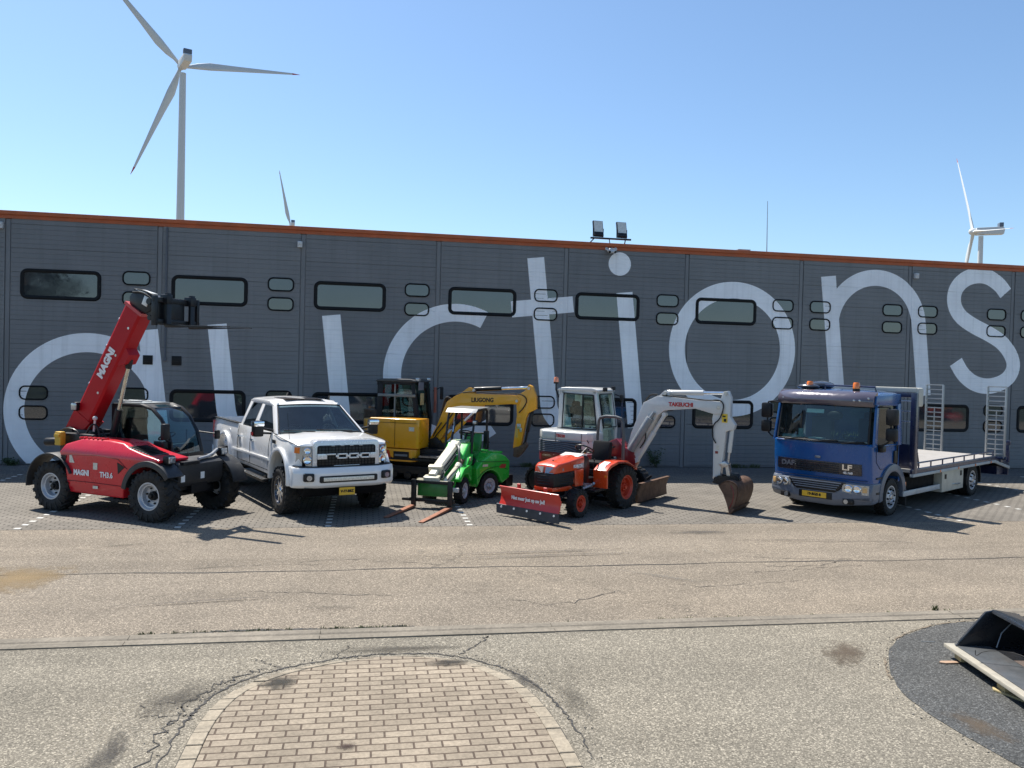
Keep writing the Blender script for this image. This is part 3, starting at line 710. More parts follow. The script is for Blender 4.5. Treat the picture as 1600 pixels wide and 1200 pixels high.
# ------------------------------------------------------------------ wind turbines
M_TURB = mat('turbine_white', (.56, .58, .58), .45, var=.04, scale=.05); M_TIP = mat('turbine_red', (.42, .05, .04), .45); M_TDARK = mat('turbine_dark', (.10, .13, .18), .5)
def turbine(px, py, hubh, blade, nac, angs, lab, base_r=2.3, facing=0):
    """nac = yaw of the nacelle axis (rotor end), angs = blade angles seen from the yard"""
    t = tag(empty('wind_turbine', (px, py, 0)), lab, 'wind turbine', 'wind turbines behind the warehouse')
    MB().lathe([(base_r, 0), (base_r * .82, hubh * .4), (base_r * .62, hubh * .97), (0, hubh * .97)], ax=(0, 0, 1), seg=32).build('tower', M_TURB, t)
    k = blade / 55
    A = Matrix.Translation((0, 0, hubh)) @ Matrix.Rotation(rad(nac), 4, 'Z')  # local -y = rotor side
    n = empty('nacelle', (0, 0, hubh), nac, t); n.name = 'nacelle'
    MB().prism([(-2.4 * k, -1.7 * k), (9.5 * k, -1.5 * k), (10 * k, 1.2 * k), (9 * k, 2.1 * k), (-2.4 * k, 1.7 * k)], -1.7 * k, 1.7 * k, 'x', .4 * k).build('housing', M_TURB, n)
    MB().bx(-1.75 * k, 1.75 * k, 7.4 * k, 9.2 * k, 2.0 * k, 4.0 * k, .2).build('cooler', M_TDARK, n)
    h = MB(A).ball((0, -3.4 * k, 0), (3.4 * k, 4.2 * k, 3.4 * k), 20).build('hub', M_TURB, t)
    for a in angs:
        sec = []; feather = 0
        if isinstance(a, tuple): a, feather = a
        for s, ch, th, tw in ((0, .9, .9, 0), (.05, .95, .9, 0), (.12, 1.7, .75, 12), (.22, 2.15, .5, 10), (.4, 1.6, .34, 6), (.6, 1.15, .22, 3), (.8, .75, .14, 1), (.93, .5, .08, 0), (1, .08, .03, 0)):
            r = 1.2 * k + s * (blade - 1.2 * k); ring = []
            for q in range(14):
                e = 2 * pi * q / 14; cx = cos(e) * ch * .86 * k - (ch - .9) * .5 * k; cy = sin(e) * th * k * (.9 if cos(e) > 0 else .55)
                tw_ = tw + feather; x2, y2 = cx * cos(rad(tw_)) - cy * sin(rad(tw_)), cx * sin(rad(tw_)) + cy * cos(rad(tw_)); ring.append((r, y2, x2))
            sec.append(ring)
        B = A @ Matrix.Translation((0, -3.4 * k, 0)) @ Matrix.Rotation(rad(-a), 4, 'Y')
        bl = MB(B).loft(sec[:8]).build('blade', M_TURB, t, 60)
        tip = MB(B).loft([[(p[0], p[1] * 1.02, p[2] * 1.02) for p in sec[7]], sec[8]]).build('blade_tip', M_TIP, t, 60); tip.parent = bl
def far(px, py, dist):
    """ground point below an image direction at a given distance, camera-independent afterwards"""
    return None
# ------------------------------------------------------------------ white pickup
def quadslab(mb, p, t=.03, b=0): return mb.slab(p, t, b)
def mirror_y(pts): return [(x, -y, z) for x, y, z in pts][::-1]
WHITE = mat('white_car_paint', (.80, .79, .77), .2, 0, .7, var=.02, scale=1, dirt=.02)
SILVER = mat('silver_trim', (.66, .68, .71), .22, .35, .6, var=.05)
def plate(parent, loc, right, upv, w, h, txt, size, name='number_plate'):
    r, u = Vector(right).normalized(), Vector(upv).normalized(); n = r.cross(u); c = Vector(loc)
    P = [c + r * sx * w / 2 + u * sz * h / 2 for sx, sz in ((-1, -1), (1, -1), (1, 1), (-1, 1))]
    pl = MB().slab([tuple(p) for p in P], .012).build(name, PLATE, parent)
    text('lettering', txt, size, BLACK, pl, tuple(c + n * .001), r, u, 1.0, .002, bold=.004)
    return pl
def arc_strip(mb, cx, cz, ro, ri, a0, a1, y0, y1, b=.01, n=18, ang=50):
    A = arc(cx, cz, ro, a0, a1, n); B = arc(cx, cz, ri, a1, a0, n)
    return mb.prism(A + B, y0, y1, 'y', b, 2, ang=ang)
def pickup():
    t = tag(empty('pickup_truck', (-.66, -7.03, .0), -67.3), 'white four-door pickup truck with chrome wheels and light bar in its bumper', 'pickup truck')
    XF, XR, R = .08, -4.05, .445
    def hw(z, x):
        s = .985
        if z > 1.15: s = .985 - .06 * ((z - 1.15) / .35) ** 1.6
        if z < .8: s = .985 - .03 * (.8 - z) / .2
        if x > .35: s -= .14 * ((x - .35) / .6) ** 2
        if x < -4.6: s -= .03 * (-4.6 - x) / .7
        return s
    def bend(x, y, z):
        y2 = y * hw(z, x)
        if z > 1.3 and x > -.6: z = z + .035 * max(0, 1 - (abs(y) / .62) ** 4) - .03 * max(0, abs(y) - .8) / .2
        if x > .6: x = x - .16 * (abs(y)) ** 3 * (x - .6) / .35
        return (x, y2, z)
    fa = arc(XF, .62, .56, 0, 180, 16)
    prof_ = [(.90, .66), (.94, 1.0), (.92, 1.33), (.86, 1.385), (.45, 1.42), (-.50, 1.475), (-.62, 1.475), (-3.0, 1.475), (-3.0, .66)] + [(-.46, .66)] + [(x, z) for x, z in fa[::-1]] + [(.64, .66)]
    MB().prism(prof_, -1, 1, 'y', .025, 2, {'z': [.75, .95, 1.15, 1.3, 1.4], 'y': [-.92, -.8, -.62, -.4, 0, .4, .62, .8, .92], 'x': [.8, .65, .45, .2, -.1, -.5]}, bend).build('body', WHITE, t, 40)
    ub = MB(); ub.bx(-5.1, .7, -.5, .5, .45, .9); ub.bx(-.2, .36, -.72, .72, .4, .54); ub.bx(XR - .12, XR + .12, -.7, .7, .38, .52); ub.bx(-3, -.5, -.9, .9, .6, .72)
    for xx in (XF, XR): ub.bx(xx - .5, xx + .5, -.6, .6, .7, 1.12)
    ub.bx(-.4, .85, -.8, .8, .9, 1.3); ub.build('underbody', DARK, t)
    # door shut lines
    sl = MB()
    for s in (-1, 1):
        for xx in (-.66, -1.98, -2.98):
            sl.tube([(xx, s * (hw(.74, xx) + .001), .74), (xx, s * (hw(.9, xx) + .001), .9), (xx, s * (hw(1.15, xx) + .001), 1.15), (xx, s * (hw(1.32, xx) + .001), 1.32), (xx, s * (hw(1.46, xx) + .001), 1.46)], .006, 6)
        sl.tube([(-.66, s * (hw(.735, 0) + .001), .735), (-2.98, s * (hw(.735, 0) + .001), .735)], .006, 6)
    sl.build('shut_lines', DARK, t)
    for s in (-1, 1):
        md = MB(); md.prism([(-.62, .93), (-.62, .985), (-3.3, .955), (-3.42, .90), (-3.3, .895)], s * .965, s * 1.01, 'y', .012); md.build('side_moulding', WHITE, t)
        for xx in (-1.82, -2.82):
            MB().box((xx, s * .985, 1.235), (.19, .05, .045), b=.012).build('door_handle', CHROME, t)
    # greenhouse
    def P(x, y, z): return (x, y, z)
    for s in (-1, 1):
        g_ = MB()
        def S(pts): g_.slab(pts if s < 0 else mirror_y(pts), -.035 if False else .035, .006)
        yb, yt = -.905, -.70
        S([P(-.40, yb, 1.47), P(-.60, yb, 1.47), P(-1.40, yt, 1.965), P(-1.20, yt + .01, 1.985)][::-1])
        S([P(-1.83, yb, 1.47), P(-2.08, yb, 1.47), P(-2.10, yt, 1.975), P(-1.90, yt, 1.97)][::-1])
        S([P(-2.90, yb, 1.47), P(-3.03, yb, 1.47), P(-2.99, yt, 1.99), P(-2.80, yt, 1.98)][::-1])
        S([P(-1.20, yt + .01, 1.95), P(-3.0, yt + .01, 1.96), P(-2.97, yt + .06, 2.04), P(-1.22, yt + .06, 2.03)][::-1])
        g_.build('pillars', WHITE, t)
        w1 = MB().slab((lambda q: q if s < 0 else mirror_y(q))([P(-.50, yb + .012, 1.47), P(-1.86, yb + .012, 1.47), P(-1.92, yt + .014, 1.96), P(-1.32, yt + .014, 1.96)][::-1]), .008); w1.build('side_window', GLASSD, t)
        w2 = MB().slab((lambda q: q if s < 0 else mirror_y(q))([P(-2.05, yb + .012, 1.47), P(-2.93, yb + .012, 1.47), P(-2.84, yt + .014, 1.97), P(-2.08, yt + .014, 1.97)][::-1]), .008); w2.build('side_window', GLASSD, t)
    def rf(x, y, z): return (x - (.06 * (abs(y) / .7) ** 2 if x > -1.6 else 0), y, z + .05 * (1 - (y / .7) ** 2) * (1 if z > 2.0 else .6) - (.045 * max(0, (x + 1.6) / .4) if x > -1.6 else 0))
    MB().prism([(-1.14, 1.975), (-1.2, 2.02), (-1.6, 2.055), (-2.8, 2.06), (-3.0, 2.02), (-3.03, 1.965)], -.70, .70, 'y', .02, 2, {'y': [-.6, -.4, -.2, 0, .2, .4, .6], 'x': [-1.3, -1.5, -2, -2.5]}, rf).build('roof', WHITE, t, 40)
    MB().bx(-2.25, -1.42, -.42, .42, 2.095, 2.104, .003).build('sunroof', mat('sunroof_glass', (.10, .07, .055), .1, coat=1), t)
    wsP = [P(-.42, -.84, 1.475), P(-.36, 0, 1.475), P(-.42, .84, 1.475), P(-1.19, .655, 1.985), P(-1.14, 0, 2.01), P(-1.19, -.655, 1.985)]
    ws = MB(); n = 8
    a = [(-.36 - .07 * (y / .84) ** 2, y, 1.478) for y in [(-.84 + 1.68 * i / n) for i in range(n + 1)]]; b_ = [(-1.13 - .06 * (y / .655) ** 2, y, 2.0 - .02 * (y / .655) ** 2) for y in [(-.655 + 1.31 * i / n) for i in range(n + 1)]]
    ws.loft([a, b_], closed=False); ws.build('windscreen', GLASSW, t)
    MB().tube([(p[0] + .004, p[1], p[2] + .004) for p in a], .012, 6).tube([(p[0] + .01, p[1], p[2] + .0) for p in b_], .014, 6).tube([a[0], b_[0]], .014, 6).tube([a[-1], b_[-1]], .014, 6).build('windscreen_seal', BLACK, t)
    MB().slab([(-3.02, .84, 1.50), (-3.02, -.84, 1.50), (-2.99, -.66, 1.96), (-2.99, .66, 1.96)], .01).build('rear_window', GLASSD, t)
    MB().tube([(-.35, .62, 1.505), (-.40, .1, 1.525), (-.44, -.1, 1.53)], .012, 6).tube([(-.35, -.15, 1.505), (-.41, -.55, 1.52), (-.47, -.75, 1.525)], .012, 6).build('wiper', BLACK, t)
    # interior
    it = MB(); it.bx(-.95, -.50, -.80, .80, 1.2, 1.50, .05); it.bx(-2.95, -.6, -.85, .85, 1.0, 1.1)
    for yy in (-.38, .38):
        it.box((-1.85, yy, 1.35), (.5, .5, .16), b=.05).box((-2.08, yy, 1.6), (.16, .48, .55), (0, -12, 0), b=.06).box((-2.16, yy, 1.9), (.1, .26, .16), b=.04)
    it.box((-2.8, 0, 1.5), (.16, 1.3, .5), (0, -10, 0), b=.06); it.build('interior', mat('interior_grey', (.045, .045, .048), .7), t)
    MB().lathe([(.17 + .016 * cos(2 * pi * k / 10), .016 * sin(2 * pi * k / 10)) for k in range(10)], (-1.06, .38, 1.47), (.85, 0, .5), 28, True).cyl((-1.06, .38, 1.47), (-.85, .38, 1.36), .035).box((-1.06, .38, 1.47), (.03, .32, .05), b=.01).build('steering_wheel', BLACK, t)
    # wheels and flares
    for xx in (XF, XR):
        for s in (-1, 1):
            wheel(t, 'pickup', (xx, s * .86, R), R, .31, .27, mat('dark_chrome', (.10, .10, .11), .25, .8), s, 'block', 26, rimstyle='spoke', hubmat=CHROME)
            f_ = MB(); arc_strip(f_, xx, .66, .60, .525, -6, 186, s * .93, s * 1.035, .02, 22); f_.build('wheel_flare', WHITE, t, 50)
    # bed
    bd_ = MB(); ra = arc(XR, .66, .545, 0, 180, 16)
    bp = [(-3.05, .68), (-3.05, 1.49), (-5.28, 1.49), (-5.32, 1.40), (-5.32, .70), (XR - .53, .70)] + [(x, z) for x, z in ra[::-1]]
    for s in (-1, 1):
        def bb(x, y, z, s=s): return (x, y * hw(z, x), z)
        bd_.prism(bp, s * 1.0, s * .90, 'y', .02, 2, {'z': [.8, 1.0, 1.15, 1.3, 1.4], 'x': [-4.7, -5.0]}, bb)
    bd_.bx(-5.3, -3.05, -.9, .9, .86, .92).bx(-3.14, -3.06, -.9, .9, .9, 1.48, .01); bd_.build('load_bed', WHITE, t, 40)
    MB().bx(-5.30, -3.1, -.965, -.87, 1.485, 1.508, .006).bx(-5.30, -3.1, .87, .965, 1.485, 1.508, .006).build('bed_rails', BLACK, t)
    MB().bx(-5.36, -5.29, -.88, .88, .86, 1.5, .02).build('tailgate', WHITE, t)
    MB().bx(-5.5, -5.33, -.95, .95, .62, .82, .03).build('rear_bumper', SILVER, t)
    for s in (-1, 1): MB().bx(-5.36, -5.27, s * .90, s * .965, 1.0, 1.42, .015).build('tail_lamp', mat('red_lens', (.5, .02, .02), .15, coat=1), t)
    for s in (-1, 1):
        rb = MB().bx(-3.25, -.55, s * 1.0, s * 1.12, .52, .585, .02).bx(-3.0, -2.9, s * .8, s * 1.0, .54, .6).bx(-.9, -.8, s * .8, s * 1.0, .54, .6).build('running_board', BLACK, t)
        st = MB().tube([(-3.22, s * 1.118, .585), (-.58, s * 1.118, .585)], .014, 8).build('step_trim', CHROME, rb)
    # front end
    gx = .905
    gs = MB()
    gs.prism(rrect(0, 1.165, 1.30, .56, .10), gx - .2, gx + .045, 'x', .015); gs.build('grille_surround', SILVER, t)
    gi = MB().prism(rrect(0, 1.155, 1.14, .40, .05), gx, gx + .052, 'x', .006)
    gi.build('grille', BLACKM, t)
    mesh_ = MB()
    for k in range(18): mesh_.bx(gx + .05, gx + .058, -.55 + k * .0647 - .004, -.55 + k * .0647 + .004, .97, 1.34)
    for k in range(7): mesh_.bx(gx + .05, gx + .057, -.56, .56, .985 + k * .056 - .004, .985 + k * .056 + .004)
    mesh_.build('grille_mesh', DARK, t)
    gb = MB()
    def bar(y0, y1, z0, z1): gb.bx(gx + .05, gx + .082, y0, y1, z0, z1, .005)
    zc = 1.155; h = .05
    bar(-.57, -.41, zc - h, zc + h); bar(.46, .57, zc - h, zc + h)
    for k in range(3): bar(-.222 + .226 * k, -.19 + .226 * k, zc - .02, zc + .02)
    # four block letters joined by the bar
    for k, ch in enumerate('FORD'):
        y0 = -.42 + .226 * k; y1 = y0 + .20
        bar(y0, y1, zc + h - .026, zc + h)
        if ch != 'F': bar(y0, y1, zc - h, zc - h + .026)
        bar(y0, y0 + .03, zc - h, zc + h)
        if ch in 'OD': bar(y1 - .03, y1, zc - h, zc + h)
        if ch == 'R': bar(y1 - .03, y1, zc, zc + h); bar(y1 - .05, y1 - .01, zc - h, zc)
    gb.bx(gx + .048, gx + .062, -.25, .25, .965, .985, .004)
    gb.build('grille_letters', SILVER, t)
    mk_ = MB()
    for yy in (-.27, -.09, .09, .27): mk_.box((gx + .055, yy, 1.345), (.02, .07, .016), b=.004)
    mk_.build('marker_lights', LAMP, t)
    for s in (-1, 1):
        hl = MB(); hl.loft([[(gx + .02, s * .66, .97), (gx + .02, s * .66, 1.345), (gx - .03, s * .82, 1.345), (gx - .22, s * .905, 1.335), (gx - .22, s * .915, .97), (gx - .03, s * .84, .97)], [(gx - .25, s * .64, .97), (gx - .25, s * .64, 1.345), (gx - .25, s * .82, 1.345), (gx - .3, s * .88, 1.335), (gx - .3, s * .88, .97), (gx - .25, s * .82, .97)]])
        ho = hl.build('headlight', LAMP, t)
        il = MB()
        for zz, rr in ((1.26, .062), (1.09, .075)): il.lathe([(rr, .0), (rr * .8, .012), (rr * .4, .004), (0, .0)], (gx + .006, s * .735, zz), (1, s * .28, 0), 20)
        il.bx(gx + .0, gx + .022, s * .665, s * .80, 1.165, 1.18); il.build('reflector', CHROME, ho)
        MB().loft([[(gx - .085, s * .860, 1.21), (gx - .085, s * .857, 1.32), (gx - .2, s * .91, 1.31), (gx - .2, s * .915, 1.21)], [(gx - .1, s * .82, 1.21), (gx - .1, s * .82, 1.32), (gx - .2, s * .87, 1.31), (gx - .2, s * .87, 1.21)]]).build('turn_signal', AMBER, ho)
    def bu(x, y, z): return (x - .22 * max(0, (abs(y) - .45) / .53) ** 2, y, z)
    MB().prism([(.80, .60), (1.03, .585), (1.09, .64), (1.10, .86), (1.05, .955), (.80, .965)], -.985, .985, 'y', .02, 2, {'y': [-.9, -.8, -.7, -.6, -.5, .5, .6, .7, .8, .9]}, bu).build('front_bumper', mat('bumper_white', (.78, .78, .77), .2, .0, .8, var=.03), t, 40)
    MB().prism([(.8, .94), (1.02, .95), (1.02, .975), (.8, .985)], -.93, .93, 'y', .005, 1, {'y': [-.8, -.6, .6, .8]}, bu).build('bumper_top_pad', BLACK, t)
    lb = MB().prism(rrect(0, .75, 1.12, .125, .03), 1.0, 1.106, 'x', .006).build('light_bar_recess', BLACK, t)
    MB().bx(1.07, 1.118, -.49, .49, .715, .785, .01).build('light_bar', mat('led_bar', (.72, .68, .58), .15, coat=1, scale=40, var=.25), lb)
    for s in (-1, 1):
        fr_ = MB().box((1.035, s * .745, .79), (.11, .2, .15), (0, 0, s * 14), b=.035).build('fog_light_recess', BLACK, t)
        MB().cyl((1.06, s * .745, .785), (1.105, s * .755, .785), .048, seg=20).build('fog_light', LAMP, fr_)
    ap = MB().prism([(.45, .45), (.9, .42), (1.0, .59), (.6, .6)], -.8, .8, 'y', .01).build('lower_valance', DARK, t)
    plate(t, (1.085, -.03, .515), (0, 1, 0), (0, 0, 1), .30, .14, 'V-77-BBZ', .062)
    for s in (-1, 1):
        m_ = MB().box((-.66, s * 1.20, 1.545), (.16, .20, .29), (0, 0, -s * 8), b=.04).tube([(-.62, s * .9, 1.52), (-.65, s * 1.12, 1.56)], .022).tube([(-.64, s * .9, 1.46), (-.66, s * 1.12, 1.47)], .022).build('door_mirror', BLACK, t)
        MB().box((-.645, s * 1.205, 1.655), (.185, .215, .11), (0, 0, -s * 8), b=.03).build('mirror_cap', CHROME, m_)
        MB().box((-.75, s * 1.20, 1.54), (.012, .16, .23), (0, 0, -s * 8), b=.02).build('mirror_glass', STEEL, m_)
        if s < 0: MB().box((-.66, -1.31, 1.46), (.12, .014, .06)).build('mirror_signal', mat('red_lens', (.5, .02, .02), .15, coat=1), m_)
    MB().box((-.30, -.985, 1.33), (.2, .012, .07), b=.004).box((-.30, .985, 1.33), (.2, .012, .07), b=.004).build('fender_vent', BLACK, t)
    MB().tube([(.25, -.86, 1.42), (.1, -.86, 1.9)], .004, 5).build('aerial', BLACK, t)
    for s in (-1, 1):
        MB().tube([(.84, s * .90, 1.36), (.4, s * .945, 1.40), (-.1, s * .955, 1.44), (-.5, s * .93, 1.47)], .006, 6, 1).tube([(.66, s * .935, .68), (.72, s * .93, .96)], .006, 6).build('wing_seam', DARK, t)
        MB().cyl((-3.7, s * .965, 1.25), (-3.7, s * .978, 1.25), .085, seg=24).build('fuel_flap', WHITE, t)
    MB().prism([(.88, 1.383), (.80, 1.40), (.80, 1.405), (.88, 1.39)], -.60, .60, 'y').build('bonnet_gap', DARK, t)
pickup()
# ------------------------------------------------------------------ red telehandler
def telehandler():
    t = tag(empty('telehandler', (-3.181, -7.511, 0), -32.2), 'red telehandler with its boom raised and pallet forks at the top', 'telehandler')
    RED = mat('red_machine_paint', (.56, .008, .022), .28, 0, .35, var=.05, scale=2, dirt=.06); REDB = mat('red_boom_paint', (.40, .004, .010), .42, 0, .0, spec=.25, var=.06, scale=2)
    GR = mat('charcoal_plastic', (.022, .024, .028), .5, var=.2, dirt=.08)
    RIM = mat('silver_rim', (.46, .48, .52), .35, .35, var=.08, dirt=.2)
    R = .455
    for xx in (0.0, -2.38):
        for s in (-1, 1): wheel(t, 'tele', (xx, s * .76, R), R, .33, .235, RIM, s, 'lug', 18, .35, 'dish', BLACK)
    ch = MB().bx(-2.75, .2, -.42, .42, .5, 1.0, .03).bx(-.1, .1, -.6, .6, .38, .54, .03).bx(-2.48, -2.28, -.6, .6, .38, .54, .03).bx(-1.95, -.5, -.3, .8, .4, .8, .03)
    ch.bx(-2.9, -2.1, -.22, .22, .9, 1.46, .04).cyl((-2.75, -.25, 1.38), (-2.75, .25, 1.38), .12).bx(-.1, .3, -.2, .2, .45, .9); ch.build('chassis', BLACKM, t)
    # engine pod on the right side
    def pod(x, y, z):
        if z > 1.1: y = y + (.16 * ((z - 1.1) / .26) ** 1.3 if y < -.6 else 0)
        if z < .6 and y < -.6: y += .05 * (.6 - z) / .24
        return (x, y, z)
    hp = [(-1.93, .38), (-.64, .36), (-.57, .66), (-.47, .80), (-.30, .92), (-.08, 1.0), (.22, 1.05), (.24, 1.10), (-.15, 1.17), (-.55, 1.26), (-.74, 1.33), (-1.1, 1.36), (-1.75, 1.36), (-2.1, 1.25), (-2.17, 1.1), (-2.02, .86)]
    MB().prism(hp, -.90, -.2, 'y', .035, 3, {'z': [.5, .6, .9, 1.1, 1.2, 1.28], 'y': [-.7, -.5]}, pod, ang=20).build('engine_cover', RED, t, 40)
    sm = MB().tube([(-1.95, -.905, .60), (-1.3, -.905, .60), (-.64, -.905, .585)], .006, 6).tube([(-2.1, -.905, 1.06), (-1.2, -.902, 1.10), (-.72, -.903, 1.06), (-.5, -.903, .9)], .006, 6)
    sm.build('cover_seam', mat('dark_red_seam', (.12, .004, .006), .6), t)
    MB().slab([(-.60, -.80, 1.285), (-.06, -.80, 1.155), (-.02, -.42, 1.165), (-.56, -.42, 1.29)], .03, .008).build('hood_grille', BLACKM, t)
    sl = MB()
    for k in range(7): sl.box((-.52 + .07 * k, -.61, 1.283 - .0165 * k), (.02, .36, .012), (0, 13, 0))
    sl.build('grille_slats', DARK, t)
    lv = MB()
    for k in range(6): lv.box((-1.85 + .11 * k, -.66, 1.372), (.035, .16, .03), b=.01)
    lv.build('louvres', RED, t)
    MB().prism([(-.73, 1.0), (-.56, .93), (-.71, .80)], -.91, -.89, 'y').build('vent_hole', BLACK, t); MB().prism([(-2.12, 1.05), (-1.98, 1.05), (-2.0, .95), (-2.06, .95)], -.91, -.89, 'y').build('vent_hole', BLACK, t)
    STK = mat('pale_sticker', (.6, .57, .48), .5, var=.2, scale=60)
    for m_ in (MB().prism([(-1.90, .93), (-1.90, 1.07), (-1.85, 1.07), (-1.78, .93)], -.908, -.9, 'y'), MB().box((-1.26, -.905, .90), (.1, .008, .12)), MB().box((-1.25, -.905, .52), (.12, .008, .05))): m_.build('sticker', STK, t)
    text('lettering', 'MAGNI', .135, WHITEP, t, (-1.60, -.908, .76), (1, 0, 0), (0, 0, 1), .88, bold=.006)
    text('lettering', 'TH3.6', .135, WHITEP, t, (-.99, -.908, .755), (1, 0, 0), (0, 0, 1), .9, bold=.004)
    # mudguards
    for xx, a0, a1, s in ((0, 35, 172, -1), (0, 10, 160, 1), (-2.38, 25, 185, -1), (-2.38, 25, 185, 1)):
        f = MB(); arc_strip(f, xx, R + .02, .60, .57, a0, a1, s * .58, s * .95, .012, 20)
        if s < 0 and xx == 0: arc_strip(f, xx, R + .02, .575, .50, a0, a1, s * .925, s * .95, .008, 20)
        f.build('mudguard', GR, t, 50)
    # front cross box
    fb = MB().prism([(-.25, .58), (.28, .58), (.34, .70), (.34, .98), (.22, 1.04), (-.25, 1.04)], -.56, .56, 'y', .025).build('front_box', GR, t)
    MB().box((.345, -.46, .74), (.012, .09, .12)).build('sticker', WHITEP, t); MB().box((.345, .02, .76), (.012, .09, .12)).build('sticker', WHITEP, t)
    MB().bx(.30, .40, -.5, -.1, .985, 1.045, .01).bx(-.1, .2, .1, .4, .45, .62).build('front_step', BLACKM, t)
    for s, x_, z_ in ((-1, .28, 1.10), (1, .16, 1.13)):
        l_ = MB().box((x_, s * .72, z_), (.13, .2, .16), b=.045).tube([(x_ - .1, s * .45, .98), (x_ - .03, s * .62, 1.05)], .025).build('headlight', BLACK, t)
        MB().box((x_ + .06, s * .72, z_), (.03, .15, .12), b=.03).build('lens', LAMP, l_)
    MB().tube([(.26, .0, 1.05), (.22, .35, 1.08), (.14, .62, 1.17)], .03, 8, 1).build('lamp_arm', mat('grey_arm', (.35, .36, .37), .35, .3), t)
    # cab (left side)
    y0, y1 = .16, .90; cb = MB()
    prf = [(-2.02, 1.02), (-2.0, 1.94), (-1.25, 1.96), (-1.02, 1.90), (-.80, 1.72), (-.62, 1.45), (-.50, 1.08), (-.48, .86)]
    for yy in (y0, y1): cb.tube([(x, yy, z) for x, z in prf], .038, 8)
    cb.prism([(-2.06, 1.93), (-2.0, 1.98), (-1.3, 1.99), (-1.06, 1.925), (-1.1, 1.90), (-1.3, 1.945), (-2.0, 1.935)], y0 - .04, y1 + .04, 'y', .015)
    cb.tube([(-1.03, y0, 1.9), (-1.03, y1, 1.9)], .03).bx(-2.05, -.45, y0 - .03, y1 + .02, .82, 1.08, .03)
    cb.prism([(-2.02, 1.05), (-2.02, 1.93), (-1.86, 1.93), (-1.80, 1.45), (-1.6, 1.08)], y0 - .045, y0 + .02, 'y', .01); cb.bx(-2.04, -1.98, y0, y1, 1.0, 1.95)
    cb.build('cab_frame', BLACKM, t)
    rfx = MB().prism([(-1.9, 1.985), (-1.3, 1.995), (-1.3, 2.005), (-1.9, 2.0)], y0 + .03, y1 - .03, 'y').tube([(-1.95, y0 + .05, 2.03), (-1.35, y0 + .05, 2.03)], .016).tube([(-1.95, y0 + .3, 2.03), (-1.35, y0 + .3, 2.03)], .012).build('roof_rail', mat('grey_rail', (.42, .45, .46), .3, .5), t)
    MB().prism([(-1.84, 1.10), (-1.80, 1.92), (-1.22, 1.93), (-1.04, 1.87), (-.86, 1.72), (-.70, 1.45), (-.60, 1.10)], y0 - .012, y0, 'y').build('side_window', GLASS, t)
    MB().prism([(-1.95, 1.10), (-1.9, 1.92), (-1.22, 1.93), (-1.04, 1.87), (-.86, 1.72), (-.70, 1.45), (-.58, 1.10)], y1, y1 + .012, 'y').build('side_window', GLASS, t)
    fs = MB(); q = prf[2:]; fs.loft([[(x + .012, y0 + .035, z + .005) for x, z in q], [(x + .045, (y0 + y1) / 2, z + .01) for x, z in q], [(x + .012, y1 - .035, z + .005) for x, z in q]], closed=False); fs.build('windscreen', glass('blue_windscreen', (.50, .80, .92), .9, gl=.04), t, 60)
    MB().tube([(-.46, .5, 1.05), (-.55, .55, 1.3), (-.62, .62, 1.5)], .014).build('wiper', BLACK, t)
    it = MB().box((-1.55, .53, 1.08), (.45, .45, .16), b=.05).box((-1.78, .53, 1.38), (.14, .42, .6), (0, -8, 0), b=.05).bx(-.85, -.6, .25, .82, 1.0, 1.25, .04); it.build('seat', SEATM, t)
    MB().lathe([(.16 + .014 * cos(2 * pi * k / 8), .014 * sin(2 * pi * k / 8)) for k in range(8)], (-1.02, .53, 1.36), (-.6, 0, 1), 24, True).cyl((-1.02, .53, 1.36), (-.8, .53, 1.1), .03).build('steering_wheel', BLACK, t)
    MB().box((-1.33, .30, 1.17), (.08, .08, .26), (8, 12, 0), b=.03).build('joystick_pod', mat('pale_grey_plastic', (.5, .52, .5), .4), t)
    mr = MB().box((-.56, .02, 1.50), (.10, .15, .30), b=.03).tube([(-.55, .12, 1.30), (-.56, .0, 1.36), (-.56, .02, 1.6)], .018).box((-.58, .03, 1.24), (.08, .12, .16), b=.03); mr.build('mirror', BLACK, t)
    MB().box((-.25, 1.05, 1.40), (.06, .12, .18), b=.03).tube([(-.6, .93, 1.45), (-.25, 1.0, 1.42)], .014).build('mirror', BLACK, t)
    MB().bx(-.95, -.5, .12, .16, .95, 1.30, .02).build('door_panel', BLACKM, t)
    # boom
    d = Vector((1.41, 0, 2.34)).normalized(); n = Vector((d.z, 0, -d.x)); B0 = Vector((-2.63, 0, 1.46))
    def bp(s, v, y=0): p = B0 + d * s + n * v; return (p.x, y, p.z)
    L_ = 2.72
    def box_boom(mb, s0, s1, hw_, y):
        prf_ = [(-hw_, -y * .8), (-hw_ + .05, -y), (hw_ - .05, -y), (hw_, -y * .8), (hw_, y * .8), (hw_ - .05, y), (-hw_ + .05, y), (-hw_, y * .8)]
        return mb.loft([[bp(s0, v, yy) for v, yy in prf_], [bp(s1, v, yy) for v, yy in prf_]])
    bo = MB(); box_boom(bo, -.12, L_, .225, .155)
    bo.loft([[bp(s_, v, yy) for s_, v in ((1.58, .2), (1.72, .36), (1.92, .36), (2.0, .2))] for yy in (-.13, .13)])
    bo.loft([[bp(s_, v, yy) for s_, v in ((-.28, -.25), (-.28, .05), (.3, .24), (.3, -.24))] for yy in (-.165, .165)])
    bo.build('boom', REDB, t, 30)
    rb = MB().loft([[bp(s_, v, yy) for s_, v in ((L_ - .03, -.235), (L_ - .03, .235), (L_ + .03, .235), (L_ + .03, -.235))] for yy in (-.165, .165)]).build('boom_collar', mat('pale_red', (.5, .06, .06), .4), t)
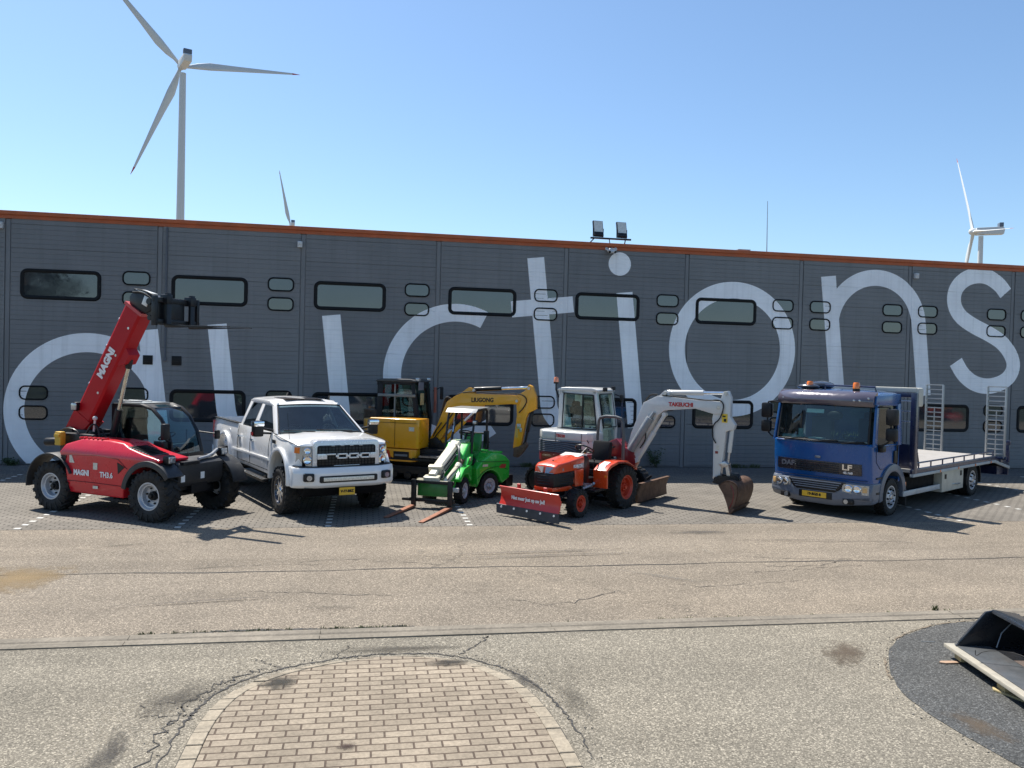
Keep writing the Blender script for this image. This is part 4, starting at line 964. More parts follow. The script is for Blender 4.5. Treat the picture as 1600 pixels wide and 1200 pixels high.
    for s_ in (.9, 1.75, 2.35): MB().cyl(bp(s_, -.245, -.1), bp(s_, -.225, -.1), .03).cyl(bp(s_, .1, -.16), bp(s_, .1, -.145), .025, seg=12).build('boom_bolt', STEEL, t)
    xd = Vector((d.x, 0, d.z)); text('lettering', 'MAGNI', .21, WHITEP, t, bp(1.50, -.02, -.162), xd, Vector((-d.z, 0, d.x)), .95, bold=.012)
    # boom head and fork carriage
    hd = MB().prism([(-1.34, 3.82), (-1.36, 4.02), (-1.22, 4.16), (-.86, 4.06), (-.70, 4.0), (-.72, 3.78), (-.95, 3.70)], -.13, .13, 'y', .03).cyl((-.8, -.2, 3.92), (-.8, .2, 3.92), .06).cyl((-.78, -.2, 3.62), (-.78, .2, 3.62), .05)
    hd.prism([(-1.02, 3.72), (-.74, 3.98), (-.45, 3.98), (-.45, 3.56), (-.7, 3.54)], -.11, .11, 'y', .02); hd.build('boom_head', BLACKM, t)
    MB().tube([(-1.25, -.14, 4.1), (-1.0, -.16, 4.1), (-.72, -.16, 3.95), (-.62, -.15, 3.7)], .018, 8, 2).tube([(-1.25, -.10, 4.16), (-.95, -.12, 4.12), (-.66, -.12, 3.98)], .016, 8, 2).build('hose', RUBBER, t)
    MB().prism([(-1.2, 4.165), (-.9, 4.085), (-.92, 4.06), (-1.2, 4.14)], -.12, .12, 'y').box((-.93, -.136, 3.93), (.14, .02, .18), (0, 25, 0), b=.01).build('head_plate', mat('bright_plate', (.66, .66, .64), .35, .2), t)
    ca = MB().bx(-.36, -.28, -.55, .55, 3.88, 3.97, .01).bx(-.36, -.28, -.55, .55, 3.5, 3.58, .01)
    for yy in (-.52, .50): ca.bx(-.37, -.27, yy - .03, yy + .03, 3.46, 4.0, .01)
    ca.bx(-.48, -.34, -.42, .06, 3.48, 3.98, .02).bx(-.35, -.30, -.2, .18, 3.5, 3.98, .01).bx(-.50, -.36, .1, .16, 3.5, 3.95).build('fork_carriage', BLACKM, t)
    for yy in (-.28, .30):
        f = MB().prism([(-.27, 4.06), (-.22, 4.06), (-.215, 3.50), (.2, 3.475), (1.13, 3.468), (1.13, 3.456), (.2, 3.44), (-.25, 3.43), (-.275, 3.46)], yy - .055, yy + .055, 'y', .004)
        f.bx(-.37, -.2, yy - .07, yy + .07, 3.86, 4.03, .015); f.build('fork', BLACKM, t)
    # lift cylinder, rear fittings
    p0, p1 = Vector(bp(1.82, .30)), Vector((-1.88, 0, 1.2))
    MB().cyl(tuple(p0), tuple(p0.lerp(p1, .12)), .06).cyl(tuple(p0.lerp(p1, .6)), tuple(p1), .07).build('cylinder_barrel', BLACKM, t); MB().cyl(tuple(p0), tuple(p0.lerp(p1, .62)), .036).build('cylinder_rod', mat('rod_bronze', (.60, .56, .47), .25, .8), t)
    MB().box((-2.62, -.52, 1.30), (.16, .12, .26), b=.02).box((-2.62, -.595, 1.36), (.13, .02, .06), b=.006).build('tool_box', mat('yellow_box', (.62, .38, .03), .45, var=.08, dirt=.2), t)
    MB().cyl((-2.95, -.55, 1.22), (-2.66, -.5, 1.24), .075, seg=20, b=.01).build('beacon_housing', BLACK, t)
    MB().bx(-2.75, -1.9, -.42, .1, 1.05, 1.40, .03).tube([(-2.7, -.45, 1.44), (-2.55, -.45, 1.5), (-2.3, -.45, 1.48), (-2.2, -.45, 1.38)], .016, 8, 1).build('rear_frame', BLACKM, t)
    MB().tube([(-2.2, -.3, 1.40), (-2.05, -.28, 1.62), (-1.9, -.28, 1.5), (-1.85, -.3, 1.3)], .02, 8, 2).tube([(-2.1, -.22, 1.4), (-1.95, -.22, 1.55), (-1.8, -.2, 1.35)], .016, 8, 2).build('hose', RUBBER, t)
    wl = MB().tube([(-2.62, -.1, 1.4), (-2.66, -.14, 1.7), (-2.62, -.14, 1.86)], .016).box((-2.60, -.16, 1.90), (.10, .17, .17), b=.03).build('work_light', BLACK, t); MB().box((-2.60, -.25, 1.9), (.13, .03, .13), b=.02).build('lens', LAMP, wl)
    MB().tube([(-2.05, -.26, 1.45), (-2.0, -.28, 1.68)], .02).ball((-2.0, -.28, 1.70), (.09, .09, .09)).build('filler_cap', mat('pale_grey_plastic', (.5, .52, .5), .4), t)
telehandler()
# ------------------------------------------------------------------ blue flatbed truck
def flatbed():
    t = tag(empty('flatbed_truck', (10.398, -7.119, 0), 213), 'blue flatbed lorry with orange beacons and two upright loading ramps', 'truck')
    BLUE = mat('blue_truck_paint', (.004, .072, .25), .22, 0, .25, var=.06, scale=2, dirt=.04, dirtcol=(.03, .05, .12)); NAVY = mat('navy_paint', (.010, .016, .055), .3, 0, .5, var=.12, dirt=.12)
    BGREY = mat('grey_blue_bumper', (.105, .125, .165), .42, 0, .25, var=.06, dirt=.15); VIS = mat('visor_smoke', (.085, .075, .10), .16, .1, 1, var=.06)
    XF, XR, R = .20, -4.60, .385
    RIMT = mat('truck_rim', (.52, .53, .56), .35, .4, var=.1, dirt=.25)
    for s in (-1, 1):
        wheel(t, 'daf', (XF, s * .95, R), R, .235, .225, RIMT, s, 'block', 30, rimstyle='truck', hubmat=STEEL)
        wheel(t, 'daf', (XR, s * .985, R), R, .235, .225, RIMT, s, 'block', 30, .3, 'truck', STEEL); wheel(t, 'daf', (XR, s * .72, R), R, .235, .225, RIMT, s, 'block', 30, .3, 'truck', STEEL)
    def taper(x, y, z):
        k = 1 - .045 * max(0, (z - 1.4) / 1.1)
        if x > .9: x -= .13 * (abs(y) / 1.06) ** 4 * min(1, (x - .9) / .3)
        return (x, y * k, z)
    wa = arc(XF, .42, .52, 0, 180, 16)
    lower = [(1.27, .62), (1.33, 1.1), (1.345, 1.50), (-.14, 1.50), (-.14, .72), (XF - .60, .72)] + [(x, z) for x, z in arc(XF, .42, .60, 150, 30, 10)] + [(XF + .60, .62)]
    cut = {'y': [-.95, -.8, -.5, 0, .5, .8, .95], 'z': [.8, 1.0, 1.2, 1.45], 'x': [1.2, 1.0, .9]}
    MB().prism(lower, -1.06, 1.06, 'y', .035, 3, cut, taper).build('cab_body', BLUE, t, 40)
    # upper cab as an open frame with glass
    up = MB()
    def side(s):
        def Q(x, z): k = 1.055 * (1 - .045 * max(0, (z - 1.4) / 1.1)); return (x, s * k, z)
        def S(p): up.slab([Q(*a) for a in (p if s < 0 else p[::-1])], .05, .012)
        S([(1.20, 1.46), (1.04, 2.36), (.94, 2.36), (1.06, 1.46)][::-1])
        S([(.04, 1.46), (.04, 2.36), (-.14, 2.5), (-.14, 1.46)][::-1])
        S([(1.10, 2.30), (1.06, 2.48), (-.14, 2.52), (-.14, 2.32), (.1, 2.28)][::-1])
        w_ = MB().slab([Q(*a) for a in ([(1.055, 1.48), (.935, 2.31), (.05, 2.31), (.05, 1.48)][::-1] if s < 0 else [(1.055, 1.48), (.935, 2.31), (.05, 2.31), (.05, 1.48)])], .01)
        for v in w_.bm.verts: v.co.y += -s * .012
        w_.build('side_window', GLASSD, t)
        d = MB(); pts = [(.06, 1.0), (.06, 1.46), (1.02, 1.46), (1.0, 1.15), (.80, 1.0)]
        d.tube([(x, s * 1.064, z) for x, z in pts], .006, 6, closed=True); d.tube([(.0, s * 1.064, .95), (-.0, s * 1.06, 1.5), (0, s * 1.015, 2.35)], .006, 6); d.build('door_seam', NAVY, t)
        MB().box((.09, s * 1.068, 1.22), (.16, .04, .26), b=.015).build('door_handle', BLACK, t)
    side(-1); side(1)
    up.bx(-.15, -.08, -1.0, 1.0, 1.4, 2.5, .01); up.build('cab_pillars', BLUE, t)
    def rfn(x, y, z): return (x - .1 * (abs(y) / 1.0) ** 3 * (1 if x > .8 else 0), y, z - .06 * (abs(y)) ** 3 + .02)
    MB().prism([(1.08, 2.42), (1.02, 2.52), (.8, 2.57), (-.05, 2.58), (-.16, 2.5), (-.16, 2.42)], -1.01, 1.01, 'y', .03, 2, {'y': [-.9, -.7, -.4, 0, .4, .7, .9]}, rfn).build('roof', mat('blue_roof_sky_sheen', (.05, .12, .30), .15, 0, 1, var=.06), t, 40)  # paler blue puts the sky's sheen into the roof colour
    vs = MB(); n = 14
    def vis(y): return 1.30 - .20 * (abs(y) / 1.03) ** 3.5
    prfv = [(-.10, 2.27), (.02, 2.26), (.065, 2.32), (.06, 2.40), (.01, 2.48), (-.08, 2.54), (-.16, 2.56), (-.14, 2.45)]
    vs.loft([[(vis(y) + dx, y, z + .012 * (1 - (y / 1.03) ** 2)) for dx, z in prfv] for y in [-1.03 + 2.06 * i / n for i in range(n + 1)]]); vs.build('sun_visor', VIS, t, 50)
    cl = MB()
    for y in (-.86, .70, .80, .95): cl.ball((vis(y) + .055, y, 2.38 if y != .95 else 2.43), (.03, .05, .05), 10)
    cl.build('clearance_lights', LAMP, t)
    ws = MB(); n = 12
    A = [(1.335 - .12 * (abs(y) / .98) ** 3, y, 1.52) for y in [-.98 + 1.96 * i / n for i in range(n + 1)]]; B = [(1.215 - .15 * (abs(y) / .95) ** 3, y, 2.33) for y in [-.95 + 1.9 * i / n for i in range(n + 1)]]
    ws.loft([A, B], closed=False); ws.build('windscreen', glass('lorry_windscreen', (.46, .70, .68), .9, gl=.015), t)
    MB().tube(A + B[::-1], .022, 6, closed=True).build('windscreen_seal', BLACK, t)
    MB().slab([(1.215, -.34, 2.09), (1.215, .04, 2.09), (1.20, .04, 2.17), (1.20, -.34, 2.17)], .004).build('paper_sheet', WHITEP, t)
    MB().ball((1.05, .20, 2.05), (.08, .36, .20), 14).tube([(1.05, .20, 2.1), (1.0, .18, 2.36)], .012).build('rear_mirror', BLACK, t)
    wp = MB()
    for y0, y1 in ((-.75, -.25), (-.1, .4), (.5, .93)): wp.tube([(1.375 - .10 * abs(y0) ** 3, y0, 1.50), (1.375, (y0 + y1) / 2, 1.545), (1.365 - .10 * abs(y1) ** 3, y1, 1.56)], .012, 6)
    wp.tube([(1.36 - .12 * (abs(y) / .98) ** 3, y, 1.515) for y in [-.95 + 1.9 * i / 10 for i in range(11)]], .018, 6); wp.build('wipers', BLACK, t)
    it = MB().bx(.80, 1.20, -.95, .95, 1.2, 1.54, .06).bx(-.1, .9, -.95, .95, .95, 1.0)
    for y in (.5, -.55): it.box((.25, y, 1.25), (.5, .5, .16), b=.05).box((.02, y, 1.62), (.16, .48, .7), b=.06).box((-.0, y, 2.02), (.1, .28, .18), b=.04)
    it.build('interior', mat('interior_grey', (.045, .045, .048), .7), t)
    MB().box((1.0, -.72, 1.56), (.10, .5, .05), (0, 10, 0), b=.01).box((1.02, -.55, 1.64), (.02, .10, .18), (0, 0, 20)).box((1.0, -.2, 1.55), (.16, .3, .03)).build('dash_papers', mat('dash_paper', (.40, .46, .46), .6, var=.2, scale=20), t)
    MB().lathe([(.22 + .016 * cos(2 * pi * k / 8), .016 * sin(2 * pi * k / 8)) for k in range(8)], (.78, .5, 1.58), (-.5, 0, 1), 28, True).cyl((.78, .5, 1.58), (.95, .5, 1.3), .04).box((.78, .5, 1.58), (.04, .4, .05)).build('steering_wheel', BLACK, t)
    pl = MB()
    for _ in range(60):
        p = Vector((1.08 + random.uniform(-.05, .05), .42 + random.uniform(-.28, .28), 1.58 + random.uniform(0, .13))); u = Vector((random.uniform(-.4, .4), random.uniform(-.6, .6), 1)).normalized() * .07; v = u.orthogonal().normalized() * .014
        pl.poly([[tuple(p + v), tuple(p + u), tuple(p - v)]])
    pl.build('dash_plant', mat('dark_leaf', (.02, .04, .02), .6), t, 0)
    # front face
    fg = lambda y, o=0: 1.315 + o - .13 * (abs(y) / 1.06) ** 4
    g = MB(); n = 14
    for z0, z1, o in ((.86, 1.105, .016),):
        g.loft([[(fg(y, o), y, z0 + .02), (fg(y, o + .012), y, (z0 + z1) / 2), (fg(y, o + .006), y, z1), (fg(y, -.03), y, z1 + .01), (fg(y, -.03), y, z0)] for y in [-.93 + 1.82 * i / n for i in range(n + 1)]])
    g.build('front_grille_band', mat('gloss_black', (.008, .010, .02), .25, 0, .6), t, 40)
    sl = MB()
    for z in (.90, .945, .99, 1.035, 1.075): sl.tube([(fg(y, .034), y, z) for y in [-.5 + .95 * i / 8 for i in range(9)]], .009, 6)
    sl.build('grille_slats', BLACKM, t)
    fa = (0, 1, 0); uu = (0, 0, 1)
    text('lettering', 'DAF', .135, mat('dim_chrome', (.20, .21, .25), .3, .7), t, (fg(-.62, .03), -.66, 1.005), fa, uu, 1.15, .006, bold=.006)
    text('lettering', 'LF', .155, CHROME, t, (fg(.6, .03), .62, 1.02), fa, uu, 1.45, .008, bold=.004); text('lettering', '45.160', .06, SILVER, t, (fg(.6, .03), .64, .915), fa, uu, 1.2, .004, bold=.003)
    MB().loft([[(fg(y, -.01), y, 1.47), (fg(y, .035), y, 1.475), (fg(y, .045), y, 1.492), (fg(y, .03), y, 1.508), (fg(y, -.02), y, 1.515)] for y in [-.99 + 1.98 * i / 14 for i in range(15)]]).build('cowl_ledge', BLUE, t, 50)
    ln = MB().tube([(fg(y, .004), y, 1.135) for y in [-1.0 + 2.0 * i / 16 for i in range(17)]], .006, 6).tube([(fg(y, .004), y, .775) for y in [-1.0 + 2.0 * i / 16 for i in range(17)]], .008, 6); ln.build('panel_gap', NAVY, t)
    def bmp(x, y, z):
        if x > .9: x -= .17 * (abs(y) / 1.08) ** 4 * min(1, (x - .9) / .3)
        if z < .4: z += .09 * max(0, (abs(y) - .35) / .75) ** 1
        return (x, y, z)
    bpts = [(.60, .72), (1.32, .73), (1.40, .56), (1.40, .34), (1.32, .22), (.92, .24), (XF + .60, .36), (XF + .56, .60)]
    MB().prism(bpts, -1.085, 1.085, 'y', .03, 3, {'y': [-1, -.9, -.75, -.55, -.35, 0, .35, .55, .75, .9, 1], 'x': [1.2, 1.0, .9], 'z': [.4, .5, .6]}, bmp).build('front_bumper', BGREY, t, 40)
    lg = MB(); bx_ = lambda y, o=0: 1.385 + o - .17 * (abs(y) / 1.08) ** 4
    lg.prism([(-.60, .715), (.60, .715), (.50, .55), (.40, .50), (-.40, .50), (-.50, .55)], 1.2, 1.412, 'x', .012); lg.build('lower_grille', BLACK, t)
    ls = MB()
    for k, z in enumerate((.56, .605, .65, .695)): ls.bx(1.405, 1.43, -.44 - .035 * k, .44 + .035 * k, z - .011, z + .011, .004)
    ls.build('lower_grille_slats', BGREY, t)
    pr_ = MB().bx(1.38, 1.405, -.36, .36, .34, .48, .01).build('plate_recess', BLACK, t); plate(t, (1.415, -.02, .415), fa, uu, .52, .11, '19-BGS-8', .075)
    for s in (-1, 1):
        ys = [.56, .70, .84, .96, 1.04]
        ringf = [(bx_(y, .014), s * y, z) for y in ys for z in ()]
        top = [(bx_(y, .012), s * y, .70 - .02 * (y - .56)) for y in ys]; bot = [(bx_(y, .02), s * y, .50 + .05 * ((1.04 - y) / .5) ** 2) for y in ys]
        ho = MB().loft([[p for p in top + bot[::-1]], [(p[0] - .08, p[1], p[2]) for p in top + bot[::-1]]]).build('headlight', LAMP, t, 30)
        il = MB()
        for y in (.68, .84): il.lathe([(.075, 0), (.06, .012), (.03, .004), (0, 0)], (bx_(y, .022), s * y, .61), (1, s * .3, 0), 18)
        il.build('reflector', CHROME, ho); MB().box((bx_(.98, .02), s * .975, .61), (.03, .09, .12), (0, 0, -s * -25), b=.015).build('turn_signal', mat('pale_amber', (.55, .34, .14), .2, coat=1), ho)
        fo = MB().box((bx_(.66, -.01), s * .68, .345), (.08, .22, .11), (0, 0, s * 8), b=.03).build('fog_recess', BLACK, t); MB().cyl((bx_(.66, -.01), s * .64, .345), (bx_(.66, .045), s * .645, .345), .045, seg=18).build('fog_light', LAMP, fo)
        # wheel arch of grey plastic
        ar = MB(); arc_strip(ar, XF, .42, .66, .50, -8, 188, s * .85, s * 1.10, .025, 24); ar.bx(XF - .66, XF - .50, s * .85, s * 1.10, .42, .52, .02); ar.build('wheel_arch', BGREY, t, 50)
        MB().box((-.50, s * 1.04, .60), (.05, .06, .1), b=.01).build('side_marker', AMBER, t)
        MB().bx(-.52, -.48, s * .7, s * 1.08, .15, .52, .008).build('mud_flap', RUBBER, t)
        # mirrors
        m_ = MB().tube([(1.0, s * 1.03, 2.26), (1.06, s * 1.3, 2.29), (1.04, s * 1.34, 2.2), (1.02, s * 1.34, 1.62), (1.04, s * 1.2, 1.5), (1.05, s * 1.05, 1.5)], .018, 8, 1)
        m_.box((1.03, s * 1.36, 2.08), (.13, .23, .33), (0, 0, -s * 8), b=.05).box((1.03, s * 1.36, 1.73), (.13, .22, .26), (0, 0, -s * 8), b=.05).build('door_mirror', BLACK, t)
        MB().box((.955, s * 1.36, 2.08), (.012, .21, .28), (0, 0, -s * 8), b=.03).build('mirror_glass', STEEL, m_ if False else t)
        if s > 0: MB().box((.86, 1.10, 1.42), (.18, .14, .14), b=.05).build('kerb_mirror', BLACK, t)
    ub = MB().bx(-.05, 1.2, -.85, .85, .45, .9, .02).bx(-6.6, -.1, -.42, -.34, .50, .76).bx(-6.6, -.1, .34, .42, .50, .76).bx(-.4, .9, -.6, .6, .35, .6).bx(XR - .14, XR + .14, -.8, .8, .3, .48, .05).bx(-3.6, -1.2, -.3, .3, .38, .62, .05).bx(-2.3, -.6, .45, 1.0, .42, .74, .02).bx(-2.3, -.6, -1.0, -.45, .42, .74, .02).bx(XF - .1, XF + .1, -.85, .85, .32, .46)
    ub.bx(-.5, .8, -.7, .7, .6, 1.15); ub.build('chassis', DARK, t)
    # roof equipment
    MB().ball((.55, -.42, 2.66), (.8, .62, .20), 24).ball((.95, -.45, 2.63), (.25, .5, .12), 20).bx(.15, .95, -.62, -.22, 2.52, 2.6, .03).build('roof_hatch', mat('smoke_hatch', (.03, .03, .034), .2, coat=1), t)
    MB().tube([(.9, -.1, 2.56), (.9, -.1, 2.67), (.9, .95, 2.66), (.88, .98, 2.5)], .02).tube([(.9, .1, 2.67), (-.4, .1, 2.66)], .014).build('light_bar', NAVY, t)
    for y in (-.40, .60): 
        b = MB().cyl((.98, y, 2.55), (.98, y, 2.62), .075, .07, 18).build('beacon_base', BLACK, t); MB().lathe([(.07, 0), (.068, .10), (.055, .125), (0, .13)], (.98, y, 2.62), (0, 0, 1), 20).build('beacon_lens', AMBER, b)
    # headboard with roller cover
    hb_ = MB()
    for y in (-1.17, 1.17): hb_.bx(-.68, -.52, y - .06, y + .06, .80, 2.55, .012)
    hb_.bx(-.66, -.54, -1.15, 1.15, 2.45, 2.55, .01)
    for y in (-.75, .75): hb_.bx(-.63, -.57, y - .03, y + .03, .9, 2.5, .008)
    hb_.bx(-.64, -.58, -1.15, 1.15, .9, 1.45, .006); hb_.build('headboard', NAVY, t)
    rr_ = MB()
    for k in range(3): rr_.bx(-.62, -.58, .72, 1.14, 1.92 + .22 * k, 1.945 + .22 * k, .004); rr_.bx(-.62, -.58, -1.14, -.72, 1.92 + .22 * k, 1.945 + .22 * k, .004)
    rr_.build('headboard_rungs', ALU, t)
    BEI = mat('beige_cover', (.50, .49, .43), .5, var=.1, dirt=.2)
    MB().bx(-.80, -.58, -1.2, 1.2, 2.56, 2.66, .02).box((-.72, 1.20, 2.46), (.26, .10, .40), b=.04).box((-.72, -1.20, 2.46), (.26, .10, .40), b=.04).build('cover_roller', BEI, t)
    for y in (-1.15, 1.15): MB().tube([(-.62, y, 1.75), (-.95, y, .98)], .026).tube([(-.68, y, 1.25), (-.86, y, 1.25)], .02).build('brace', NAVY, t)
    # bed
    FL = mat('pale_bed_floor', (.40, .38, .355), .5, .15, var=.08, dirt=.3, dirtcol=(.3, .27, .24))
    MB().bx(-5.85, -.45, -1.16, 1.16, .86, .93).prism([(-5.85, .86), (-7.0, .64), (-7.0, .71), (-5.85, .93)], -1.16, 1.16, 'y').build('bed_floor', FL, t)
    fr = MB()
    for s in (-1, 1):
        fr.prism([(-.45, .835), (-5.8, .835), (-6.98, .61), (-6.98, .70), (-5.8, .925), (-.45, .925)], s * 1.16, s * 1.22, 'y', .006)
    fr.bx(-7.02, -6.97, -1.2, 1.2, .36, .72, .01); fr.bx(-6.9, -6.4, -1.1, 1.1, .40, .62).build('bed_frame', NAVY, t)
    for s in (-1, 1):
        MB().prism([(-.45, .765), (-5.75, .765), (-7.0, .53), (-7.0, .60), (-5.8, .83), (-.45, .83)], s * 1.165, s * 1.235, 'y', .006).build('side_rail', mat('rail_alu', (.36, .40, .43), .45, .3, var=.08, dirt=.2), t)
        g = MB().tube([(-.66, s * 1.17, 1.045), (-5.85, s * 1.17, 1.045)], .019)
        for k in range(8): g.tube([(-.9 - .7 * k, s * 1.17, .92), (-.9 - .7 * k, s * 1.17, 1.045)], .017)
        g.build('guard_rail', NAVY, t)
        MB().bx(-2.38, -.3, s * 1.07, s * 1.11, .355, .465, .008).build('side_guard', mat('guard_alu', (.42, .46, .50), .4, .3, dirt=.2), t)
        tb = MB().bx(-3.80, -2.42, s * .66, s * 1.135, .27, .74, .012).build('tool_box', mat('cream_box', (.52, .50, .43), .4, .1, var=.06, dirt=.25), t)
        MB().box((-2.62, s * 1.14, .62), (.1, .02, .11), b=.008).box((-3.62, s * 1.14, .64), (.08, .02, .12), b=.008).build('latch', BLACK, tb)
        mg = MB(); arc_strip(mg, XR, R, .52, .485, -10, 190, s * .62, s * 1.12, .01, 24); mg.build('mudguard', BLACK, t, 50)
    MB().tube([(-3.55, 1.145, .40), (-3.3, 1.16, .40), (-3.05, 1.145, .42)], .012).build('box_handle', CHROME, t)
    RA = mat('ramp_alu', (.36, .37, .37), .4, .6, var=.12)
    for y0, y1 in ((.90, 1.33), (-.62, -.19)):
        r = MB()
        for y in (y0, y1): r.bx(-6.20, -6.10, y - .017, y + .017, .86, 2.70, .006)
        for k in range(15): r.bx(-6.19, -6.13, y0, y1, .95 + .124 * k, .978 + .124 * k, .004)
        r.bx(-6.165, -6.145, (y0 + y1) / 2 - .012, (y0 + y1) / 2 + .012, .9, 2.1); r.build('loading_ramp', RA, t)
        MB().cyl((-6.15, y0 - .05, .86), (-6.15, y1 + .05, .86), .04).box((-6.3, (y0 + y1) / 2, .80), (.3, .3, .1), b=.02).build('ramp_hinge', NAVY, t)
    for s in (-1, 1): MB().bx(-6.95, -6.88, s * 1.10, s * 1.24, .7, 1.16, .01).box((-6.92, s * 1.2, 1.22), (.1, .12, .12), b=.02).build('marker_post', NAVY, t)
    for s in (-1, 1): MB().box((-7.03, s * .95, .46), (.04, .34, .14), b=.02).build('tail_lamp', mat('red_lens', (.5, .02, .02), .15, coat=1), t)
    MB().box((1.345, 0, 1.19), (.012, .12, .05), b=.004).build('badge', mat('dim_chrome', (.20, .21, .25), .3, .7), t)
    for s in (-1, 1):
        MB().bx(.72, 1.02, s * 1.04, s * 1.09, .50, .55, .01).bx(.70, .98, s * 1.03, s * 1.08, .80, .84, .01).build('step', BLACK, t)
        MB().tube([(.02, s * 1.075, 1.0), (.02, s * 1.09, 1.5), (.04, s * 1.05, 1.9)], .014).build('grab_handle', BLACK, t)
    MB().tube([(-.25, .9, .9), (-.3, .95, 1.3), (-.28, .9, 1.8), (-.3, .7, 2.0)], .03, 8, 2).tube([(-.3, -.6, .8), (-.35, -.6, 1.4), (-.3, -.6, 2.3)], .05, 10).build('intake_pipe', BLACK, t)
    MB().cyl((-1.9, .72, .56), (-1.0, .72, .56), .20, seg=24, b=.02).build('fuel_tank', mat('tank_alu', (.30, .31, .33), .4, .6, dirt=.3), t)
    for k in range(4): MB().cyl((-2.0 - 1.15 * k, 1.237, .80), (-2.0 - 1.15 * k, 1.245, .80), .03, seg=12).build('side_reflector', AMBER, t)
flatbed()
# ------------------------------------------------------------------ orange compact tractor with snow blade
def tractor():
    t = tag(empty('compact_tractor', (3.83, -7.73, 0), 222), 'small orange tractor with a red snow blade at its front', 'tractor')
    OR = mat('orange_paint', (.60, .055, .008), .28, 0, .6, var=.05, scale=2, dirt=.05); ORR = mat('orange_rim', (.50, .035, .008), .4, 0, .2, var=.08, dirt=.25)
    for s in (-1, 1):
        wheel(t, 'trac_f', (0, s * .42, .275), .275, .21, .15, ORR, s, 'lug', 14, .3, 'dish', ORR, steer=0)
        wheel(t, 'trac_r', (-1.58, s * .48, .45), .45, .30, .24, ORR, s, 'lug', 18, .35, 'dish', ORR)
    ch = MB().bx(-.3, .55, -.16, .16, .36, .58, .03).bx(-1.2, -.3, -.16, .16, .34, .66, .04).bx(-1.85, -1.2, -.22, .22, .3, .72, .05).cyl((0, -.36, .28), (0, .36, .28), .06).cyl((-1.58, -.4, .45), (-1.58, .4, .45), .1).bx(.3, .62, -.2, .2, .3, .5, .02)
    ch.bx(-1.1, -.5, -.5, .5, .44, .48, .01).bx(-.45, .45, -.2, .2, .5, .75); ch.build('chassis', BLACKM, t)
    def hood(x, y, z):
        y *= 1 - .12 * max(0, (x - .1) / .45); return (x, y, z + .03 * (1 - (y / .28) ** 2) * (1 if z > .9 else 0))
    MB().prism([(.52, .86), (.50, .98), (.42, 1.03), (-.45, 1.135), (-.45, .90), (-.28, .90), (-.1, .88)], -.275, .275, 'y', .03, 3, {'y': [-.2, -.1, 0, .1, .2], 'x': [.3, .1]}, hood).build('bonnet', OR, t, 40)
    MB().prism([(.55, .60), (.56, .86), (-.12, .88), (-.2, .64), (-.05, .60)], -.265, .265, 'y', .03, 2, {'x': [.3, .1]}, hood).build('front_grille', BLACK, t, 40)
    MB().prism([(-.08, .66), (-.12, .89), (-.44, .90), (-.44, .56), (-.16, .56)], -.268, .268, 'y', .015).build('side_panel', OR, t, 40)
    MB().prism([(.56, .52), (.57, .60), (-.0, .60), (-.1, .54), (.1, .50)], -.25, .25, 'y', .02, 2, {'x': [.3, .1]}, hood).build('lower_band', OR, t)
    gl = MB()
    for z in (.66, .715, .77, .82):
        gl.tube([(-.05, .27, z), (.3, .255, z), (.54, .2, z), (.575, 0, z), (.54, -.2, z), (.3, -.255, z), (-.05, -.27, z)], .010, 6, 1)
    gl.build('grille_bars', BLACKM, t)
    for s in (-1, 1):
        MB().loft([[(.565, s * .03, .87), (.565, s * .215, .87), (.38, s * .252, .885), (.40, s * .245, .97), (.50, s * .2, .985), (.52, s * .03, .985)], [(.4, s * .03, .88), (.4, s * .2, .88), (.36, s * .22, .89), (.38, s * .22, .96), (.4, s * .19, .97), (.4, s * .03, .97)]]).build('headlight', LAMP, t)
        MB().slab([(-.42, s * .281, .915), (.30, s * .262, .905), (.30, s * .262, .955), (-.42, s * .281, 1.02)][::-s], .004).build('side_decal', mat('grey_decal', (.30, .26, .26), .4, var=.25, scale=8), t)
        text('lettering', 'KUBOTA', .085, WHITEP, t, (-.20, s * .287, .965), (-s, s * .02, 0), (0, 0, 1), .9, bold=.004)
    MB().ball((.25, 0, 1.08), (.04, .04, .04), 8).build('bonnet_emblem', BLACK, t)
    MB().prism([(-.45, .5), (-.45, 1.13), (-.52, 1.16), (-.66, 1.12), (-.72, .9), (-.66, .5)], -.24, .24, 'y', .03).build('dashboard', BLACK, t)
    MB().prism([(-.28, 1.135), (-.50, 1.185), (-.64, 1.16), (-.60, 1.13), (-.45, 1.125)], -.23, .23, 'y', .015).build('dash_top', mat('cream_panel', (.62, .60, .56), .4), t)
    MB().lathe([(.19 + .016 * cos(2 * pi * k / 8), .016 * sin(2 * pi * k / 8)) for k in range(8)], (-.86, 0, 1.24), (-.55, 0, 1), 28, True).cyl((-.86, 0, 1.20), (-.64, 0, 1.05), .022).box((-.86, 0, 1.2), (.03, .33, .035)).box((-.86, 0, 1.2), (.22, .03, .035), (0, 28, 0)).build('steering_wheel', BLACK, t)
    MB().box((-1.34, 0, .90), (.45, .46, .13), b=.05).box((-1.55, 0, 1.14), (.13, .44, .46), (0, -10, 0), b=.06).build('seat', SEATM, t)
    MB().bx(-1.8, -1.1, -.36, .36, .70, .82, .03).tube([(-1.2, .28, .8), (-1.15, .3, .98)], .014).tube([(-1.05, .3, .6), (-1.0, .32, .78)], .012).build('seat_deck', BLACKM, t)
